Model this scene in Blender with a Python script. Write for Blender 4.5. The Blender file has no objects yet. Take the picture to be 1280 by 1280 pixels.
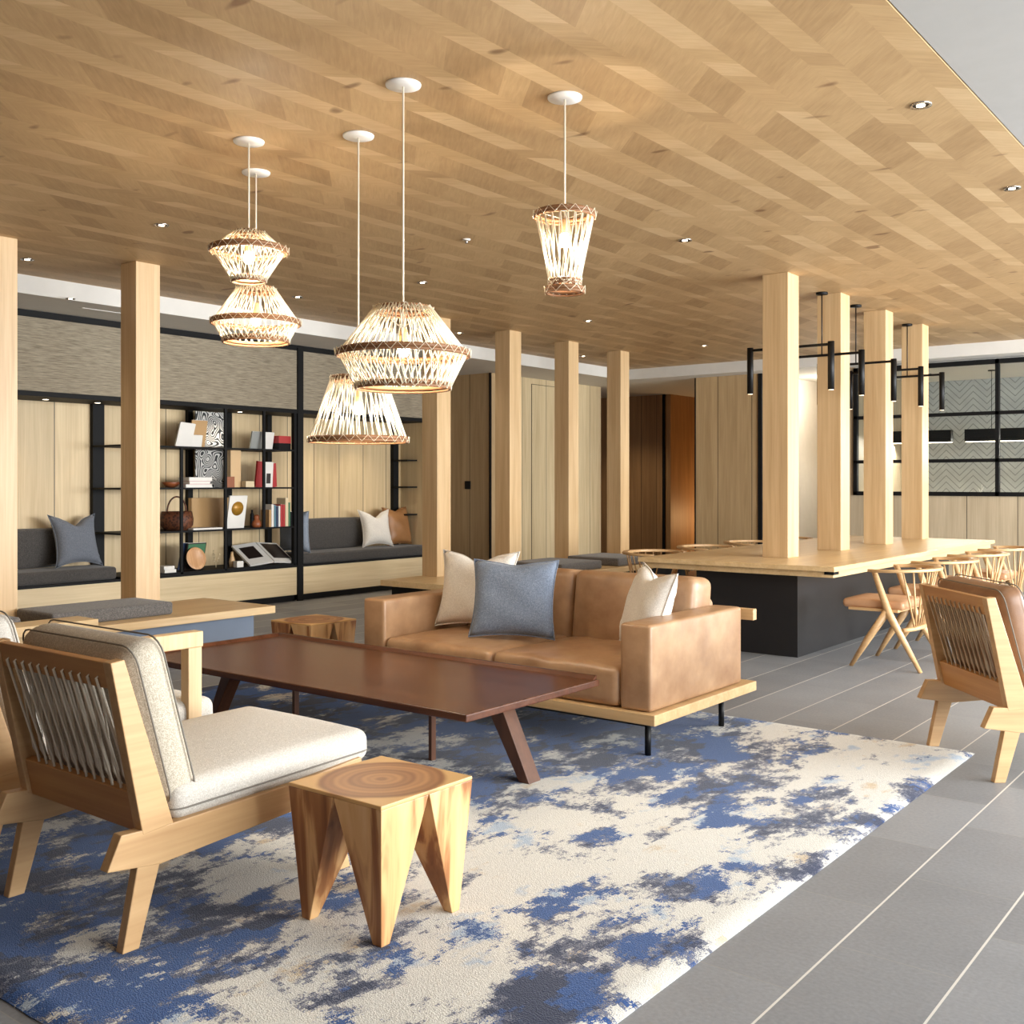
import bpy, bmesh, math, random
from mathutils import Vector, Matrix, Euler
random.seed(7)
PI=math.pi
S=bpy.context.scene; COL=S.collection
# ---------------------------------------------------------------- camera
F=1314.; HY=603.; H=1.4
TH=math.atan(1028/1314)
cam=bpy.data.cameras.new('camera'); co=bpy.data.objects.new('camera',cam); COL.objects.link(co)
co.location=(0,0,H); co.rotation_euler=(PI/2,0,TH)
cam.sensor_width=36; cam.sensor_fit='HORIZONTAL'; cam.lens=36*F/1280; cam.shift_y=-(640-HY)/1280
cam.clip_end=200
S.camera=co
FW=(-math.sin(TH),math.cos(TH)); RT=(math.cos(TH),math.sin(TH))
def at(px,py,z):
    a=(px-640)/F; t=(z-H)*F/(HY-py)
    return ((FW[0]+RT[0]*a)*t,(FW[1]+RT[1]*a)*t,z)
C=3.18       # timber ceiling
SO=3.02      # perimeter soffit
# ---------------------------------------------------------------- materials
def lin(c): return tuple(((v/255)/12.92 if v/255<=.04045 else ((v/255+.055)/1.055)**2.4) for v in c)+(1,)
def newmat(n):
    m=bpy.data.materials.new(n); m.use_nodes=True; nt=m.node_tree; b=nt.nodes['Principled BSDF']; return m,nt,b
def N(nt,t,**k):
    n=nt.nodes.new(t)
    for a,v in k.items(): setattr(n,a,v)
    return n
def L(nt,a,b): nt.links.new(a,b)
def ramp(nt,stops,interp='LINEAR'):
    r=N(nt,'ShaderNodeValToRGB'); r.color_ramp.interpolation=interp
    e=r.color_ramp.elements
    while len(e)<len(stops): e.new(.5)
    for i,(p,c) in enumerate(stops): e[i].position=p; e[i].color=c
    return r
def mth(nt,op,a,b=None,c=None):
    n=N(nt,'ShaderNodeMath',operation=op)
    for i,v in enumerate((a,b,c)):
        if v is None: continue
        if isinstance(v,(int,float)): n.inputs[i].default_value=v
        else: L(nt,v,n.inputs[i])
    return n.outputs[0]
def mixc(nt,f,a,b):
    n=N(nt,'ShaderNodeMix',data_type='RGBA')
    for s,v in ((0,f),(6,a),(7,b)):
        if isinstance(v,(int,float,tuple)): n.inputs[s].default_value=v
        else: L(nt,v,n.inputs[s])
    return n.outputs[2]
def flat(n,c,r=.5,metal=0,spec=.5):
    m,nt,b=newmat(n); b.inputs['Base Color'].default_value=lin(c); b.inputs['Roughness'].default_value=r; b.inputs['Metallic'].default_value=metal
    b.inputs['Specular IOR Level'].default_value=spec
    # slight procedural mottling keeps it from being dead flat
    tc=N(nt,'ShaderNodeTexCoord'); nz=N(nt,'ShaderNodeTexNoise'); nz.inputs['Scale'].default_value=9; nz.inputs['Detail'].default_value=3
    L(nt,tc.outputs['Object'],nz.inputs['Vector'])
    k=tuple(v*.9 for v in lin(c)[:3])+(1,)
    L(nt,mixc(nt,nz.outputs['Fac'],lin(c),k),b.inputs['Base Color'])
    return m
def emit(n,c,s):
    m,nt,b=newmat(n); b.inputs['Base Color'].default_value=lin(c); b.inputs['Emission Color'].default_value=lin(c); b.inputs['Emission Strength'].default_value=s
    return m
def wood(n,c1,c2,axis='z',r=.45,seam=None,knots=.0,scale=1.,coord='Object',c3=None,seamoff=0):
    """c1 dark grain, c2 light; axis = grain direction; seam=(axis,width)"""
    m,nt,b=newmat(n); tc=N(nt,'ShaderNodeTexCoord'); geo=N(nt,'ShaderNodeNewGeometry')
    src=tc.outputs['Object'] if coord=='Object' else geo.outputs['Position']
    mp=N(nt,'ShaderNodeMapping'); sc=[14*scale]*3; sc['xyz'.index(axis)]=.7*scale; mp.inputs['Scale'].default_value=sc
    L(nt,src,mp.inputs['Vector'])
    n1=N(nt,'ShaderNodeTexNoise'); n1.inputs['Scale'].default_value=1.; n1.inputs['Detail'].default_value=6; n1.inputs['Distortion'].default_value=.6
    L(nt,mp.outputs[0],n1.inputs['Vector'])
    mp2=N(nt,'ShaderNodeMapping'); sc=[70*scale]*3; sc['xyz'.index(axis)]=2.*scale; mp2.inputs['Scale'].default_value=sc
    L(nt,src,mp2.inputs['Vector'])
    n2=N(nt,'ShaderNodeTexNoise'); n2.inputs['Scale'].default_value=1.; n2.inputs['Detail'].default_value=3
    L(nt,mp2.outputs[0],n2.inputs['Vector'])
    f=mth(nt,'ADD',mth(nt,'MULTIPLY',n1.outputs['Fac'],.65),mth(nt,'MULTIPLY',n2.outputs['Fac'],.35))
    rp=ramp(nt,[(.34,lin(c1)),(.66,lin(c2))]); L(nt,f,rp.inputs['Fac']); out=rp.outputs['Color']
    if seam:
        ax,w=seam; sx=N(nt,'ShaderNodeSeparateXYZ'); L(nt,geo.outputs['Position'],sx.inputs[0])
        v=sx.outputs['xyz'.index(ax)]
        fr=mth(nt,'FRACT',mth(nt,'DIVIDE',mth(nt,'ADD',v,100*w+seamoff),w))
        ln=mth(nt,'LESS_THAN',fr,.010/w)
        idx=mth(nt,'FLOOR',mth(nt,'DIVIDE',mth(nt,'ADD',v,100*w+seamoff),w))
        wn=N(nt,'ShaderNodeTexWhiteNoise',noise_dimensions='1D'); L(nt,idx,wn.inputs['W'])
        hs=N(nt,'ShaderNodeHueSaturation'); L(nt,out,hs.inputs['Color']); L(nt,mth(nt,'MULTIPLY_ADD',wn.outputs['Value'],.18,.91),hs.inputs['Value'])
        out=mixc(nt,ln,hs.outputs['Color'],lin([v*.45 for v in c1]))
    L(nt,out,b.inputs['Base Color']); b.inputs['Roughness'].default_value=r
    bp=N(nt,'ShaderNodeBump'); bp.inputs['Strength'].default_value=.06; bp.inputs['Distance'].default_value=.003; L(nt,n2.outputs['Fac'],bp.inputs['Height']); L(nt,bp.outputs[0],b.inputs['Normal'])
    return m
def fabric(n,c1,c2,scale=320,r=.95,bump=.35):
    m,nt,b=newmat(n); tc=N(nt,'ShaderNodeTexCoord')
    mpn=N(nt,'ShaderNodeMapping'); mpn.inputs['Rotation'].default_value=(.0,.0,.3); L(nt,tc.outputs['Object'],mpn.inputs['Vector'])
    vo=N(nt,'ShaderNodeTexVoronoi'); vo.inputs['Scale'].default_value=scale*.6; L(nt,mpn.outputs[0],vo.inputs['Vector'])
    nz=N(nt,'ShaderNodeTexNoise'); nz.inputs['Scale'].default_value=scale*.25; nz.inputs['Detail'].default_value=4; L(nt,tc.outputs['Object'],nz.inputs['Vector'])
    f=mth(nt,'ADD',mth(nt,'MULTIPLY',vo.outputs['Distance'],.55),mth(nt,'MULTIPLY',nz.outputs['Fac'],.5))
    rp=ramp(nt,[(.2,lin(c1)),(.75,lin(c2))]); L(nt,f,rp.inputs['Fac']); L(nt,rp.outputs['Color'],b.inputs['Base Color'])
    b.inputs['Roughness'].default_value=r; b.inputs['Specular IOR Level'].default_value=.15; b.inputs['Sheen Weight'].default_value=.15
    bp=N(nt,'ShaderNodeBump'); bp.inputs['Strength'].default_value=bump; bp.inputs['Distance'].default_value=.004; L(nt,f,bp.inputs['Height']); L(nt,bp.outputs[0],b.inputs['Normal'])
    return m
def leather(n,c1,c2,r=.42):
    m,nt,b=newmat(n); tc=N(nt,'ShaderNodeTexCoord')
    n1=N(nt,'ShaderNodeTexNoise'); n1.inputs['Scale'].default_value=4.5; n1.inputs['Detail'].default_value=5; n1.inputs['Roughness'].default_value=.6; L(nt,tc.outputs['Object'],n1.inputs['Vector'])
    rp=ramp(nt,[(.3,lin(c1)),(.7,lin(c2))]); L(nt,n1.outputs['Fac'],rp.inputs['Fac']); L(nt,rp.outputs['Color'],b.inputs['Base Color'])
    n2=N(nt,'ShaderNodeTexVoronoi'); n2.inputs['Scale'].default_value=260; L(nt,tc.outputs['Object'],n2.inputs['Vector'])
    bp=N(nt,'ShaderNodeBump'); bp.inputs['Strength'].default_value=.12; bp.inputs['Distance'].default_value=.002; L(nt,n2.outputs['Distance'],bp.inputs['Height'])
    n3=N(nt,'ShaderNodeTexNoise'); n3.inputs['Scale'].default_value=7; L(nt,tc.outputs['Object'],n3.inputs['Vector'])
    b2=N(nt,'ShaderNodeBump'); b2.inputs['Strength'].default_value=.3; b2.inputs['Distance'].default_value=.02; L(nt,n3.outputs['Fac'],b2.inputs['Height']); L(nt,bp.outputs[0],b2.inputs['Normal']); L(nt,b2.outputs[0],b.inputs['Normal'])
    b.inputs['Roughness'].default_value=r
    return m
M={}
M['oak']=wood('oak_post',(190,156,112),(214,184,140),'z',.42)
M['oak_y']=wood('oak_table',(202,168,120),(224,194,146),'y',.35)
M['oak_x']=wood('oak_frame',(190,152,104),(214,180,132),'x',.4)
M['oak_chair']=wood('oak_chair',(184,144,98),(208,170,122),'y',.4)
M['oak_shaded']=wood('oak_shaded_frame',(176,124,72),(200,150,94),'x',.4)  # same chair oak, darkened so the rear rails carry their shade in colour
M['panel_l']=wood('oak_panel_left',(196,170,128),(220,196,154),'z',.5,('y',.43),seamoff=.06)
M['panel_b']=wood('oak_panel_back',(168,140,100),(192,164,124),'z',.5,('x',.56),seamoff=.15)
M['panel_k']=wood('ash_panel_kitchen',(166,148,120),(190,172,144),'z',.5,('x',.62),seamoff=.1)
M['panel_d']=wood('corridor_panel',(150,112,72),(180,138,92),'z',.5,('x',.33))
M['panel_o']=wood('corridor_door',(120,72,34),(158,100,48),'z',.4)
M['panel_w']=wood('oak_panel_light',(200,178,138),(226,206,166),'z',.5,('y',.62),seamoff=.2)
M['base_l']=wood('cabinet_front',(206,182,140),(228,206,166),'y',.5)
M['walnut']=wood('walnut',(70,38,24),(100,60,40),'x',.26)
M['walnut_d']=wood('walnut_leg',(76,46,30),(104,66,44),'z',.4)
M['black']=flat('black_metal',(13,13,14),.5,0,.3)
M['black_m']=flat('black_matt',(12,12,13),.65,0,.25)
M['base_dark']=flat('table_base_laminate',(26,26,29),.38,0,.5)
M['blue_panel']=flat('bluegrey_panel',(112,124,142),.6)
M['white']=flat('white_paint',(236,233,226),.7)
M['soffit']=flat('soffit_paint',(222,219,212),.75)
M['ceilwhite']=flat('ceiling_paint',(176,174,170),.8)
M['canopy']=flat('canopy_white',(235,232,226),.4)
M['cord']=flat('cord_white',(225,215,195),.6)
M['leather']=leather('leather_tan',(146,108,76),(182,146,110),.36)
M['leather_b']=leather('leather_brown',(120,84,56),(152,112,80))
M['leather_p']=leather('leather_pillow',(140,96,56),(166,118,74))
M['leather_s']=leather('leather_seat',(176,130,94),(200,154,116))
M['fab_chair']=fabric('fabric_oatmeal',(164,156,144),(212,206,196),520)
M['fab_back']=fabric('fabric_oatmeal_back',(150,138,118),(206,196,178),420)
M['pipe']=flat('piping_grey',(124,118,108),.8)
M['fab_white']=fabric('fabric_white',(196,188,176),(232,226,216),420,bump=.2)
M['fab_blue']=fabric('fabric_blue',(88,98,114),(126,136,152),300,bump=.25)
M['fab_grey']=fabric('fabric_grey_pillow',(88,92,100),(120,124,132),300)
M['fab_pale_blue']=fabric('fabric_pale_blue',(122,132,146),(160,168,180),300)
M['fab_dark']=fabric('fabric_charcoal',(50,48,48),(88,84,80),300)
M['fab_bench']=fabric('fabric_bench',(70,68,68),(120,116,112),220)
M['bamboo']=flat('bamboo_stick',(250,240,214),.5)
nt=M['bamboo'].node_tree; nt.nodes['Principled BSDF'].inputs['Subsurface Weight'].default_value=0
M['rim']=flat('rattan_brown',(138,96,62),.6)
M['rimlight']=flat('rattan_light',(196,154,100),.6)
M['bulb']=emit('bulb_glow',(255,214,150),60)
M['lens']=emit('downlight_glow',(255,228,190),9)
M['led']=emit('led_strip',(255,236,200),6)
M['tube_glow']=emit('tube_glow',(255,232,200),1.2)
M['led2']=emit('niche_light',(255,238,210),5)
M['chrome']=flat('chrome_ring',(190,185,178),.2,.9)
M['paper']=flat('paper_white',(236,232,224),.6)
M['gold']=flat('gold_disc',(178,130,44),.4,.2)
M['kraft']=flat('kraft_card',(190,152,104),.7)
M['red']=flat('red_cover',(178,44,44),.5)
M['pink']=flat('pink_cover',(214,150,150),.5)
M['green']=flat('green_cover',(70,120,86),.5)
M['teal']=flat('teal_cover',(90,130,146),.5)
M['soft_grey']=flat('soft_grey_cover',(150,152,148),.5)
M['navy']=flat('navy_cover',(40,56,86),.5)
M['cream']=flat('cream_box',(226,206,168),.5)
M['copper']=flat('copper_brown',(150,84,48),.4)
M['tanbox']=flat('tan_box',(222,186,138),.5)
M['plate']=wood('wood_plate',(186,132,86),(224,178,132),'x',.4,scale=2)
M['amber']=flat('amber_box',(198,158,108),.3)
M['basket']=flat('basket_weave',(88,44,26),.6)
M['photo']=flat('dark_print',(44,34,30),.4)
def tweak_basket():
    m=M['basket']; nt=m.node_tree; b=nt.nodes['Principled BSDF']; tc=N(nt,'ShaderNodeTexCoord'); v=N(nt,'ShaderNodeTexVoronoi'); v.inputs['Scale'].default_value=38
    L(nt,tc.outputs['Object'],v.inputs['Vector']); r=ramp(nt,[(.1,lin((26,13,9))),(.7,lin((112,64,38)))]); L(nt,v.outputs['Distance'],r.inputs['Fac']); L(nt,r.outputs['Color'],b.inputs['Base Color'])
tweak_basket()
def swirl():
    m,nt,b=newmat('swirl_print'); g=N(nt,'ShaderNodeTexCoord')
    n=N(nt,'ShaderNodeTexNoise'); n.inputs['Scale'].default_value=7; n.inputs['Detail'].default_value=0; L(nt,g.outputs['Object'],n.inputs['Vector'])
    w=mth(nt,'SINE',mth(nt,'MULTIPLY',n.outputs['Fac'],85))
    r=ramp(nt,[(.0,lin((30,32,34))),(.45,lin((30,32,34))),(.55,lin((206,204,198))),(1,lin((206,204,198)))]); L(nt,mth(nt,'MULTIPLY_ADD',w,.5,.5),r.inputs['Fac']); L(nt,r.outputs['Color'],b.inputs['Base Color']); return m
M['swirl']=swirl()
def wallfabric():
    m,nt,b=newmat('wall_fabric'); g=N(nt,'ShaderNodeNewGeometry'); mp=N(nt,'ShaderNodeMapping'); mp.inputs['Scale'].default_value=(6,6,110); L(nt,g.outputs['Position'],mp.inputs['Vector'])
    n=N(nt,'ShaderNodeTexNoise'); n.inputs['Scale'].default_value=1; n.inputs['Detail'].default_value=6; n.inputs['Roughness'].default_value=.7; L(nt,mp.outputs[0],n.inputs['Vector'])
    r=ramp(nt,[(.32,lin((112,102,86))),(.7,lin((172,160,138)))]); L(nt,n.outputs['Fac'],r.inputs['Fac']); L(nt,r.outputs['Color'],b.inputs['Base Color']); b.inputs['Roughness'].default_value=.95; return m
M['wallfab']=wallfabric()
def tilefloor():
    m,nt,b=newmat('stone_tile'); g=N(nt,'ShaderNodeNewGeometry'); sx=N(nt,'ShaderNodeSeparateXYZ'); L(nt,g.outputs['Position'],sx.inputs[0])
    w=.3505; lx=.7
    xx=mth(nt,'DIVIDE',mth(nt,'ADD',sx.outputs[0],.835+100*w+.003),w); fx=mth(nt,'FRACT',xx); ix=mth(nt,'FLOOR',xx)
    off=mth(nt,'MULTIPLY',mth(nt,'MODULO',ix,2.),.35)
    yy=mth(nt,'DIVIDE',mth(nt,'ADD',mth(nt,'ADD',sx.outputs[1],70-2.756),off),lx); fy=mth(nt,'FRACT',yy); iy=mth(nt,'FLOOR',yy)
    gx=mth(nt,'LESS_THAN',fx,.007/w); gy=mth(nt,'LESS_THAN',fy,.0035/lx)
    cv=N(nt,'ShaderNodeCombineXYZ'); L(nt,ix,cv.inputs[0]); L(nt,iy,cv.inputs[1])
    wn=N(nt,'ShaderNodeTexWhiteNoise'); L(nt,cv.outputs[0],wn.inputs['Vector'])
    nz=N(nt,'ShaderNodeTexNoise'); nz.inputs['Scale'].default_value=70; nz.inputs['Detail'].default_value=5; L(nt,g.outputs['Position'],nz.inputs['Vector'])
    nb=N(nt,'ShaderNodeTexNoise'); nb.inputs['Scale'].default_value=2.2; nb.inputs['Detail'].default_value=3; L(nt,g.outputs['Position'],nb.inputs['Vector'])
    f=mth(nt,'ADD',mth(nt,'ADD',mth(nt,'MULTIPLY',nz.outputs['Fac'],.45),mth(nt,'MULTIPLY',nb.outputs['Fac'],.3)),mth(nt,'MULTIPLY',wn.outputs['Value'],.25))
    r=ramp(nt,[(.25,lin((110,112,115))),(.75,lin((144,146,149)))]); L(nt,f,r.inputs['Fac'])
    c=mixc(nt,gy,r.outputs['Color'],lin((142,140,136))); c=mixc(nt,gx,c,lin((206,202,194)))
    L(nt,c,b.inputs['Base Color']); b.inputs['Roughness'].default_value=.48
    bp=N(nt,'ShaderNodeBump'); bp.inputs['Strength'].default_value=.15; bp.inputs['Distance'].default_value=.003; L(nt,nz.outputs['Fac'],bp.inputs['Height']); L(nt,bp.outputs[0],b.inputs['Normal'])
    return m
M['floor']=tilefloor()
def rugmat():
    m,nt,b=newmat('rug_wool'); g=N(nt,'ShaderNodeNewGeometry')
    # knotted pixel grid: coordinates snapped to small knots so colour edges break up
    jn=N(nt,'ShaderNodeTexNoise'); jn.inputs['Scale'].default_value=26; jn.inputs['Detail'].default_value=2; L(nt,g.outputs['Position'],jn.inputs['Vector'])
    mp=N(nt,'ShaderNodeMapping'); mp.inputs['Scale'].default_value=(1.55,.95,1); mp.inputs['Rotation'].default_value=(0,0,.08); mp.inputs['Location'].default_value=(3.1,.6,0)
    L(nt,g.outputs['Position'],mp.inputs['Vector'])
    sn=N(nt,'ShaderNodeVectorMath',operation='SNAP'); sn.inputs[1].default_value=(.016,.016,1); L(nt,mp.outputs[0],sn.inputs[0])
    n1=N(nt,'ShaderNodeTexNoise'); n1.inputs['Scale'].default_value=2.3; n1.inputs['Detail'].default_value=7; n1.inputs['Roughness'].default_value=.74; n1.inputs['Distortion'].default_value=.2; L(nt,sn.outputs[0],n1.inputs['Vector'])
    n1b=N(nt,'ShaderNodeTexNoise'); n1b.inputs['Scale'].default_value=.55; n1b.inputs['Detail'].default_value=2; L(nt,mp.outputs[0],n1b.inputs['Vector'])
    sp=N(nt,'ShaderNodeTexNoise'); sp.inputs['Scale'].default_value=240; sp.inputs['Detail'].default_value=1; L(nt,g.outputs['Position'],sp.inputs['Vector'])
    sx=N(nt,'ShaderNodeSeparateXYZ'); L(nt,g.outputs['Position'],sx.inputs[0])
    # woven design: more blue towards the far-left half, paler to the right
    grad=mth(nt,'MULTIPLY_ADD',sx.outputs[0],-.022,-.055)
    f=mth(nt,'ADD',mth(nt,'ADD',n1.outputs['Fac'],mth(nt,'MULTIPLY',mth(nt,'SUBTRACT',n1b.outputs['Fac'],.5),.35)),grad)
    for cx,cy,rr,am in ((-2.1,3.0,1.0,-.075),(-1.7,5.0,.55,-.05),(-4.3,5.2,1.3,.05),(-2.7,1.7,.7,.045),(-3.3,2.6,.7,.03),(-2.3,4.4,.6,.05),(-1.55,2.75,.16,.10),(-1.6,3.15,.12,.11),(-1.55,3.6,.15,.10),(-1.6,2.35,.2,.10),(-1.5,4.2,.2,.07),(-1.6,5.45,.45,-.09)):
        dv=N(nt,'ShaderNodeVectorMath',operation='DISTANCE'); L(nt,g.outputs['Position'],dv.inputs[0]); dv.inputs[1].default_value=(cx,cy,0)
        q=mth(nt,'DIVIDE',dv.outputs['Value'],rr); f=mth(nt,'ADD',f,mth(nt,'MULTIPLY',mth(nt,'EXPONENT',mth(nt,'MULTIPLY',mth(nt,'MULTIPLY',q,q),-1.)),am))
    f=mth(nt,'ADD',f,mth(nt,'MULTIPLY',mth(nt,'SUBTRACT',sp.outputs['Fac'],.5),.16))
    n2=N(nt,'ShaderNodeTexNoise'); n2.inputs['Scale'].default_value=2.3; n2.inputs['Detail'].default_value=6; n2.inputs['Roughness'].default_value=.65
    m2=N(nt,'ShaderNodeVectorMath',operation='ADD'); m2.inputs[1].default_value=(17,5,3); L(nt,sn.outputs[0],m2.inputs[0]); L(nt,m2.outputs[0],n2.inputs['Vector'])
    cream=lin((204,201,192)); sand=lin((192,172,140)); lav=lin((104,106,120)); navy=lin((26,36,66)); blue=lin((18,66,126)); dk=lin((26,28,38)); pale=lin((160,174,190))
    light=ramp(nt,[(.0,pale),(.37,pale),(.42,cream),(.60,cream),(.66,sand),(.80,sand)]); L(nt,n2.outputs['Fac'],light.inputs['Fac'])
    mid=ramp(nt,[(.0,blue),(.45,blue),(.47,lav),(1,lav)]); L(nt,n2.outputs['Fac'],mid.inputs['Fac'])
    dark=ramp(nt,[(.0,blue),(.50,blue),(.53,navy),(.66,navy),(.70,dk),(1,dk)]); L(nt,n2.outputs['Fac'],dark.inputs['Fac'])
    t1=ramp(nt,[(.475,(0,0,0,1)),(.485,(1,1,1,1))]); L(nt,f,t1.inputs['Fac'])
    t2=ramp(nt,[(.515,(0,0,0,1)),(.53,(1,1,1,1))]); L(nt,f,t2.inputs['Fac'])
    c=mixc(nt,t1.outputs['Color'],light.outputs['Color'],mid.outputs['Color']); c=mixc(nt,t2.outputs['Color'],c,dark.outputs['Color'])
    hs=N(nt,'ShaderNodeHueSaturation'); L(nt,c,hs.inputs['Color']); L(nt,mth(nt,'MULTIPLY_ADD',sp.outputs['Fac'],.7,.66),hs.inputs['Value'])
    L(nt,hs.outputs['Color'],b.inputs['Base Color']); b.inputs['Roughness'].default_value=1; b.inputs['Specular IOR Level'].default_value=.05; b.inputs['Sheen Weight'].default_value=.2
    bp=N(nt,'ShaderNodeBump'); bp.inputs['Strength'].default_value=.4; bp.inputs['Distance'].default_value=.006; L(nt,sp.outputs['Fac'],bp.inputs['Height']); L(nt,bp.outputs[0],b.inputs['Normal'])
    return m
M['rug']=rugmat()
def ceilmat():
    m,nt,b=newmat('ceiling_parquet'); a=N(nt,'ShaderNodeAttribute'); a.attribute_name='tile'
    g=N(nt,'ShaderNodeNewGeometry'); uv=N(nt,'ShaderNodeUVMap')
    mp=N(nt,'ShaderNodeMapping'); mp.inputs['Scale'].default_value=(6,60,1); L(nt,uv.outputs[0],mp.inputs['Vector'])
    n=N(nt,'ShaderNodeTexNoise'); n.inputs['Scale'].default_value=1; n.inputs['Detail'].default_value=5; n.inputs['Distortion'].default_value=.8; L(nt,mp.outputs[0],n.inputs['Vector'])
    big=N(nt,'ShaderNodeTexNoise'); big.inputs['Scale'].default_value=5; big.inputs['Detail'].default_value=3; L(nt,g.outputs['Position'],big.inputs['Vector'])
    sx=N(nt,'ShaderNodeSeparateColor'); L(nt,a.outputs['Color'],sx.inputs[0])
    f=mth(nt,'ADD',mth(nt,'ADD',mth(nt,'MULTIPLY',n.outputs['Fac'],.36),mth(nt,'MULTIPLY',big.outputs['Fac'],.2)),mth(nt,'MULTIPLY',sx.outputs[0],.38))
    r=ramp(nt,[(.18,lin((160,128,88))),(.52,lin((192,160,116))),(.85,lin((218,190,148)))]); L(nt,f,r.inputs['Fac'])
    v=N(nt,'ShaderNodeTexNoise'); v.inputs['Scale'].default_value=7; v.inputs['Detail'].default_value=0; 
    mk=N(nt,'ShaderNodeMapping'); mk.inputs['Scale'].default_value=(.7,1.2,1); L(nt,g.outputs['Position'],mk.inputs['Vector']); L(nt,mk.outputs[0],v.inputs['Vector'])
    kn=ramp(nt,[(.15,(1,1,1,1)),(.21,(0,0,0,1))]); L(nt,v.outputs['Fac'],kn.inputs['Fac'])
    c=mixc(nt,mth(nt,'MULTIPLY',kn.outputs['Color'],.7),r.outputs['Color'],lin((104,66,36)))
    L(nt,c,b.inputs['Base Color']); b.inputs['Roughness'].default_value=.55; return m
M['ceil']=ceilmat()
def endgrain():
    m,nt,b=newmat('stool_endgrain'); tc=N(nt,'ShaderNodeTexCoord'); n=N(nt,'ShaderNodeTexNoise'); n.inputs['Scale'].default_value=4; n.inputs['Detail'].default_value=3; L(nt,tc.outputs['Object'],n.inputs['Vector'])
    mp=N(nt,'ShaderNodeMapping'); mp.inputs['Scale'].default_value=(1,1,0); L(nt,tc.outputs['Object'],mp.inputs['Vector'])
    ln=N(nt,'ShaderNodeVectorMath',operation='LENGTH'); L(nt,mp.outputs[0],ln.inputs[0])
    d=mth(nt,'ADD',ln.outputs['Value'],mth(nt,'MULTIPLY',n.outputs['Fac'],.055))
    rings=mth(nt,'MULTIPLY_ADD',mth(nt,'SINE',mth(nt,'MULTIPLY',d,210)),.5,.5)
    rings2=mth(nt,'MULTIPLY_ADD',mth(nt,'SINE',mth(nt,'MULTIPLY',d,67)),.5,.5)
    r=ramp(nt,[(0,lin((186,134,84))),(1,lin((136,84,44)))]); L(nt,mth(nt,'ADD',mth(nt,'MULTIPLY',rings,.4),mth(nt,'MULTIPLY',rings2,.6)),r.inputs['Fac'])
    sap=ramp(nt,[(.225,(0,0,0,1)),(.24,(1,1,1,1))]); L(nt,d,sap.inputs['Fac'])
    c=mixc(nt,sap.outputs['Color'],r.outputs['Color'],lin((216,172,112)))
    L(nt,c,b.inputs['Base Color']); b.inputs['Roughness'].default_value=.4; return m
M['endgrain']=endgrain()
def stoolside():
    m,nt,b=newmat('stool_side'); g=N(nt,'ShaderNodeTexCoord'); mp=N(nt,'ShaderNodeMapping'); mp.inputs['Scale'].default_value=(9,9,1.1); L(nt,g.outputs['Object'],mp.inputs['Vector'])
    n=N(nt,'ShaderNodeTexNoise'); n.inputs['Scale'].default_value=1.2; n.inputs['Detail'].default_value=4; n.inputs['Distortion'].default_value=.8; L(nt,mp.outputs[0],n.inputs['Vector'])
    r=ramp(nt,[(.3,lin((112,66,36))),(.46,lin((160,106,62))),(.54,lin((212,166,112))),(.7,lin((226,188,138)))]); L(nt,n.outputs['Fac'],r.inputs['Fac']); L(nt,r.outputs['Color'],b.inputs['Base Color']); b.inputs['Roughness'].default_value=.4; return m
M['stool']=stoolside()
def chevtile():
    m,nt,b=newmat('chevron_tile'); g=N(nt,'ShaderNodeNewGeometry'); sx=N(nt,'ShaderNodeSeparateXYZ'); L(nt,g.outputs['Position'],sx.inputs[0])
    pp=mth(nt,'PINGPONG',mth(nt,'ADD',sx.outputs[0],50),.2)
    z=mth(nt,'ADD',sx.outputs[2],pp); fr=mth(nt,'FRACT',mth(nt,'DIVIDE',z,.10)); ln=mth(nt,'LESS_THAN',fr,.16)
    n=N(nt,'ShaderNodeTexNoise'); n.inputs['Scale'].default_value=6; L(nt,g.outputs['Position'],n.inputs['Vector'])
    c=mixc(nt,n.outputs['Fac'],lin((150,152,150)),lin((176,178,174))); c=mixc(nt,ln,c,lin((122,124,124))); L(nt,c,b.inputs['Base Color']); b.inputs['Roughness'].default_value=.35; return m
M['chev']=chevtile()
def glassm():
    m=bpy.data.materials.new('window_glass'); m.use_nodes=True; nt=m.node_tree; nt.nodes.clear(); o=N(nt,'ShaderNodeOutputMaterial'); t=N(nt,'ShaderNodeBsdfTransparent'); t.inputs[0].default_value=(.93,.95,.95,1); gl=N(nt,'ShaderNodeBsdfGlossy'); gl.inputs['Roughness'].default_value=.02
    fr=N(nt,'ShaderNodeFresnel'); fr.inputs[0].default_value=1.12; mx=N(nt,'ShaderNodeMixShader'); L(nt,fr.outputs[0],mx.inputs[0]); L(nt,t.outputs[0],mx.inputs[1]); L(nt,gl.outputs[0],mx.inputs[2]); L(nt,mx.outputs[0],o.inputs[0]); return m
M['glass']=glassm()
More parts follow.
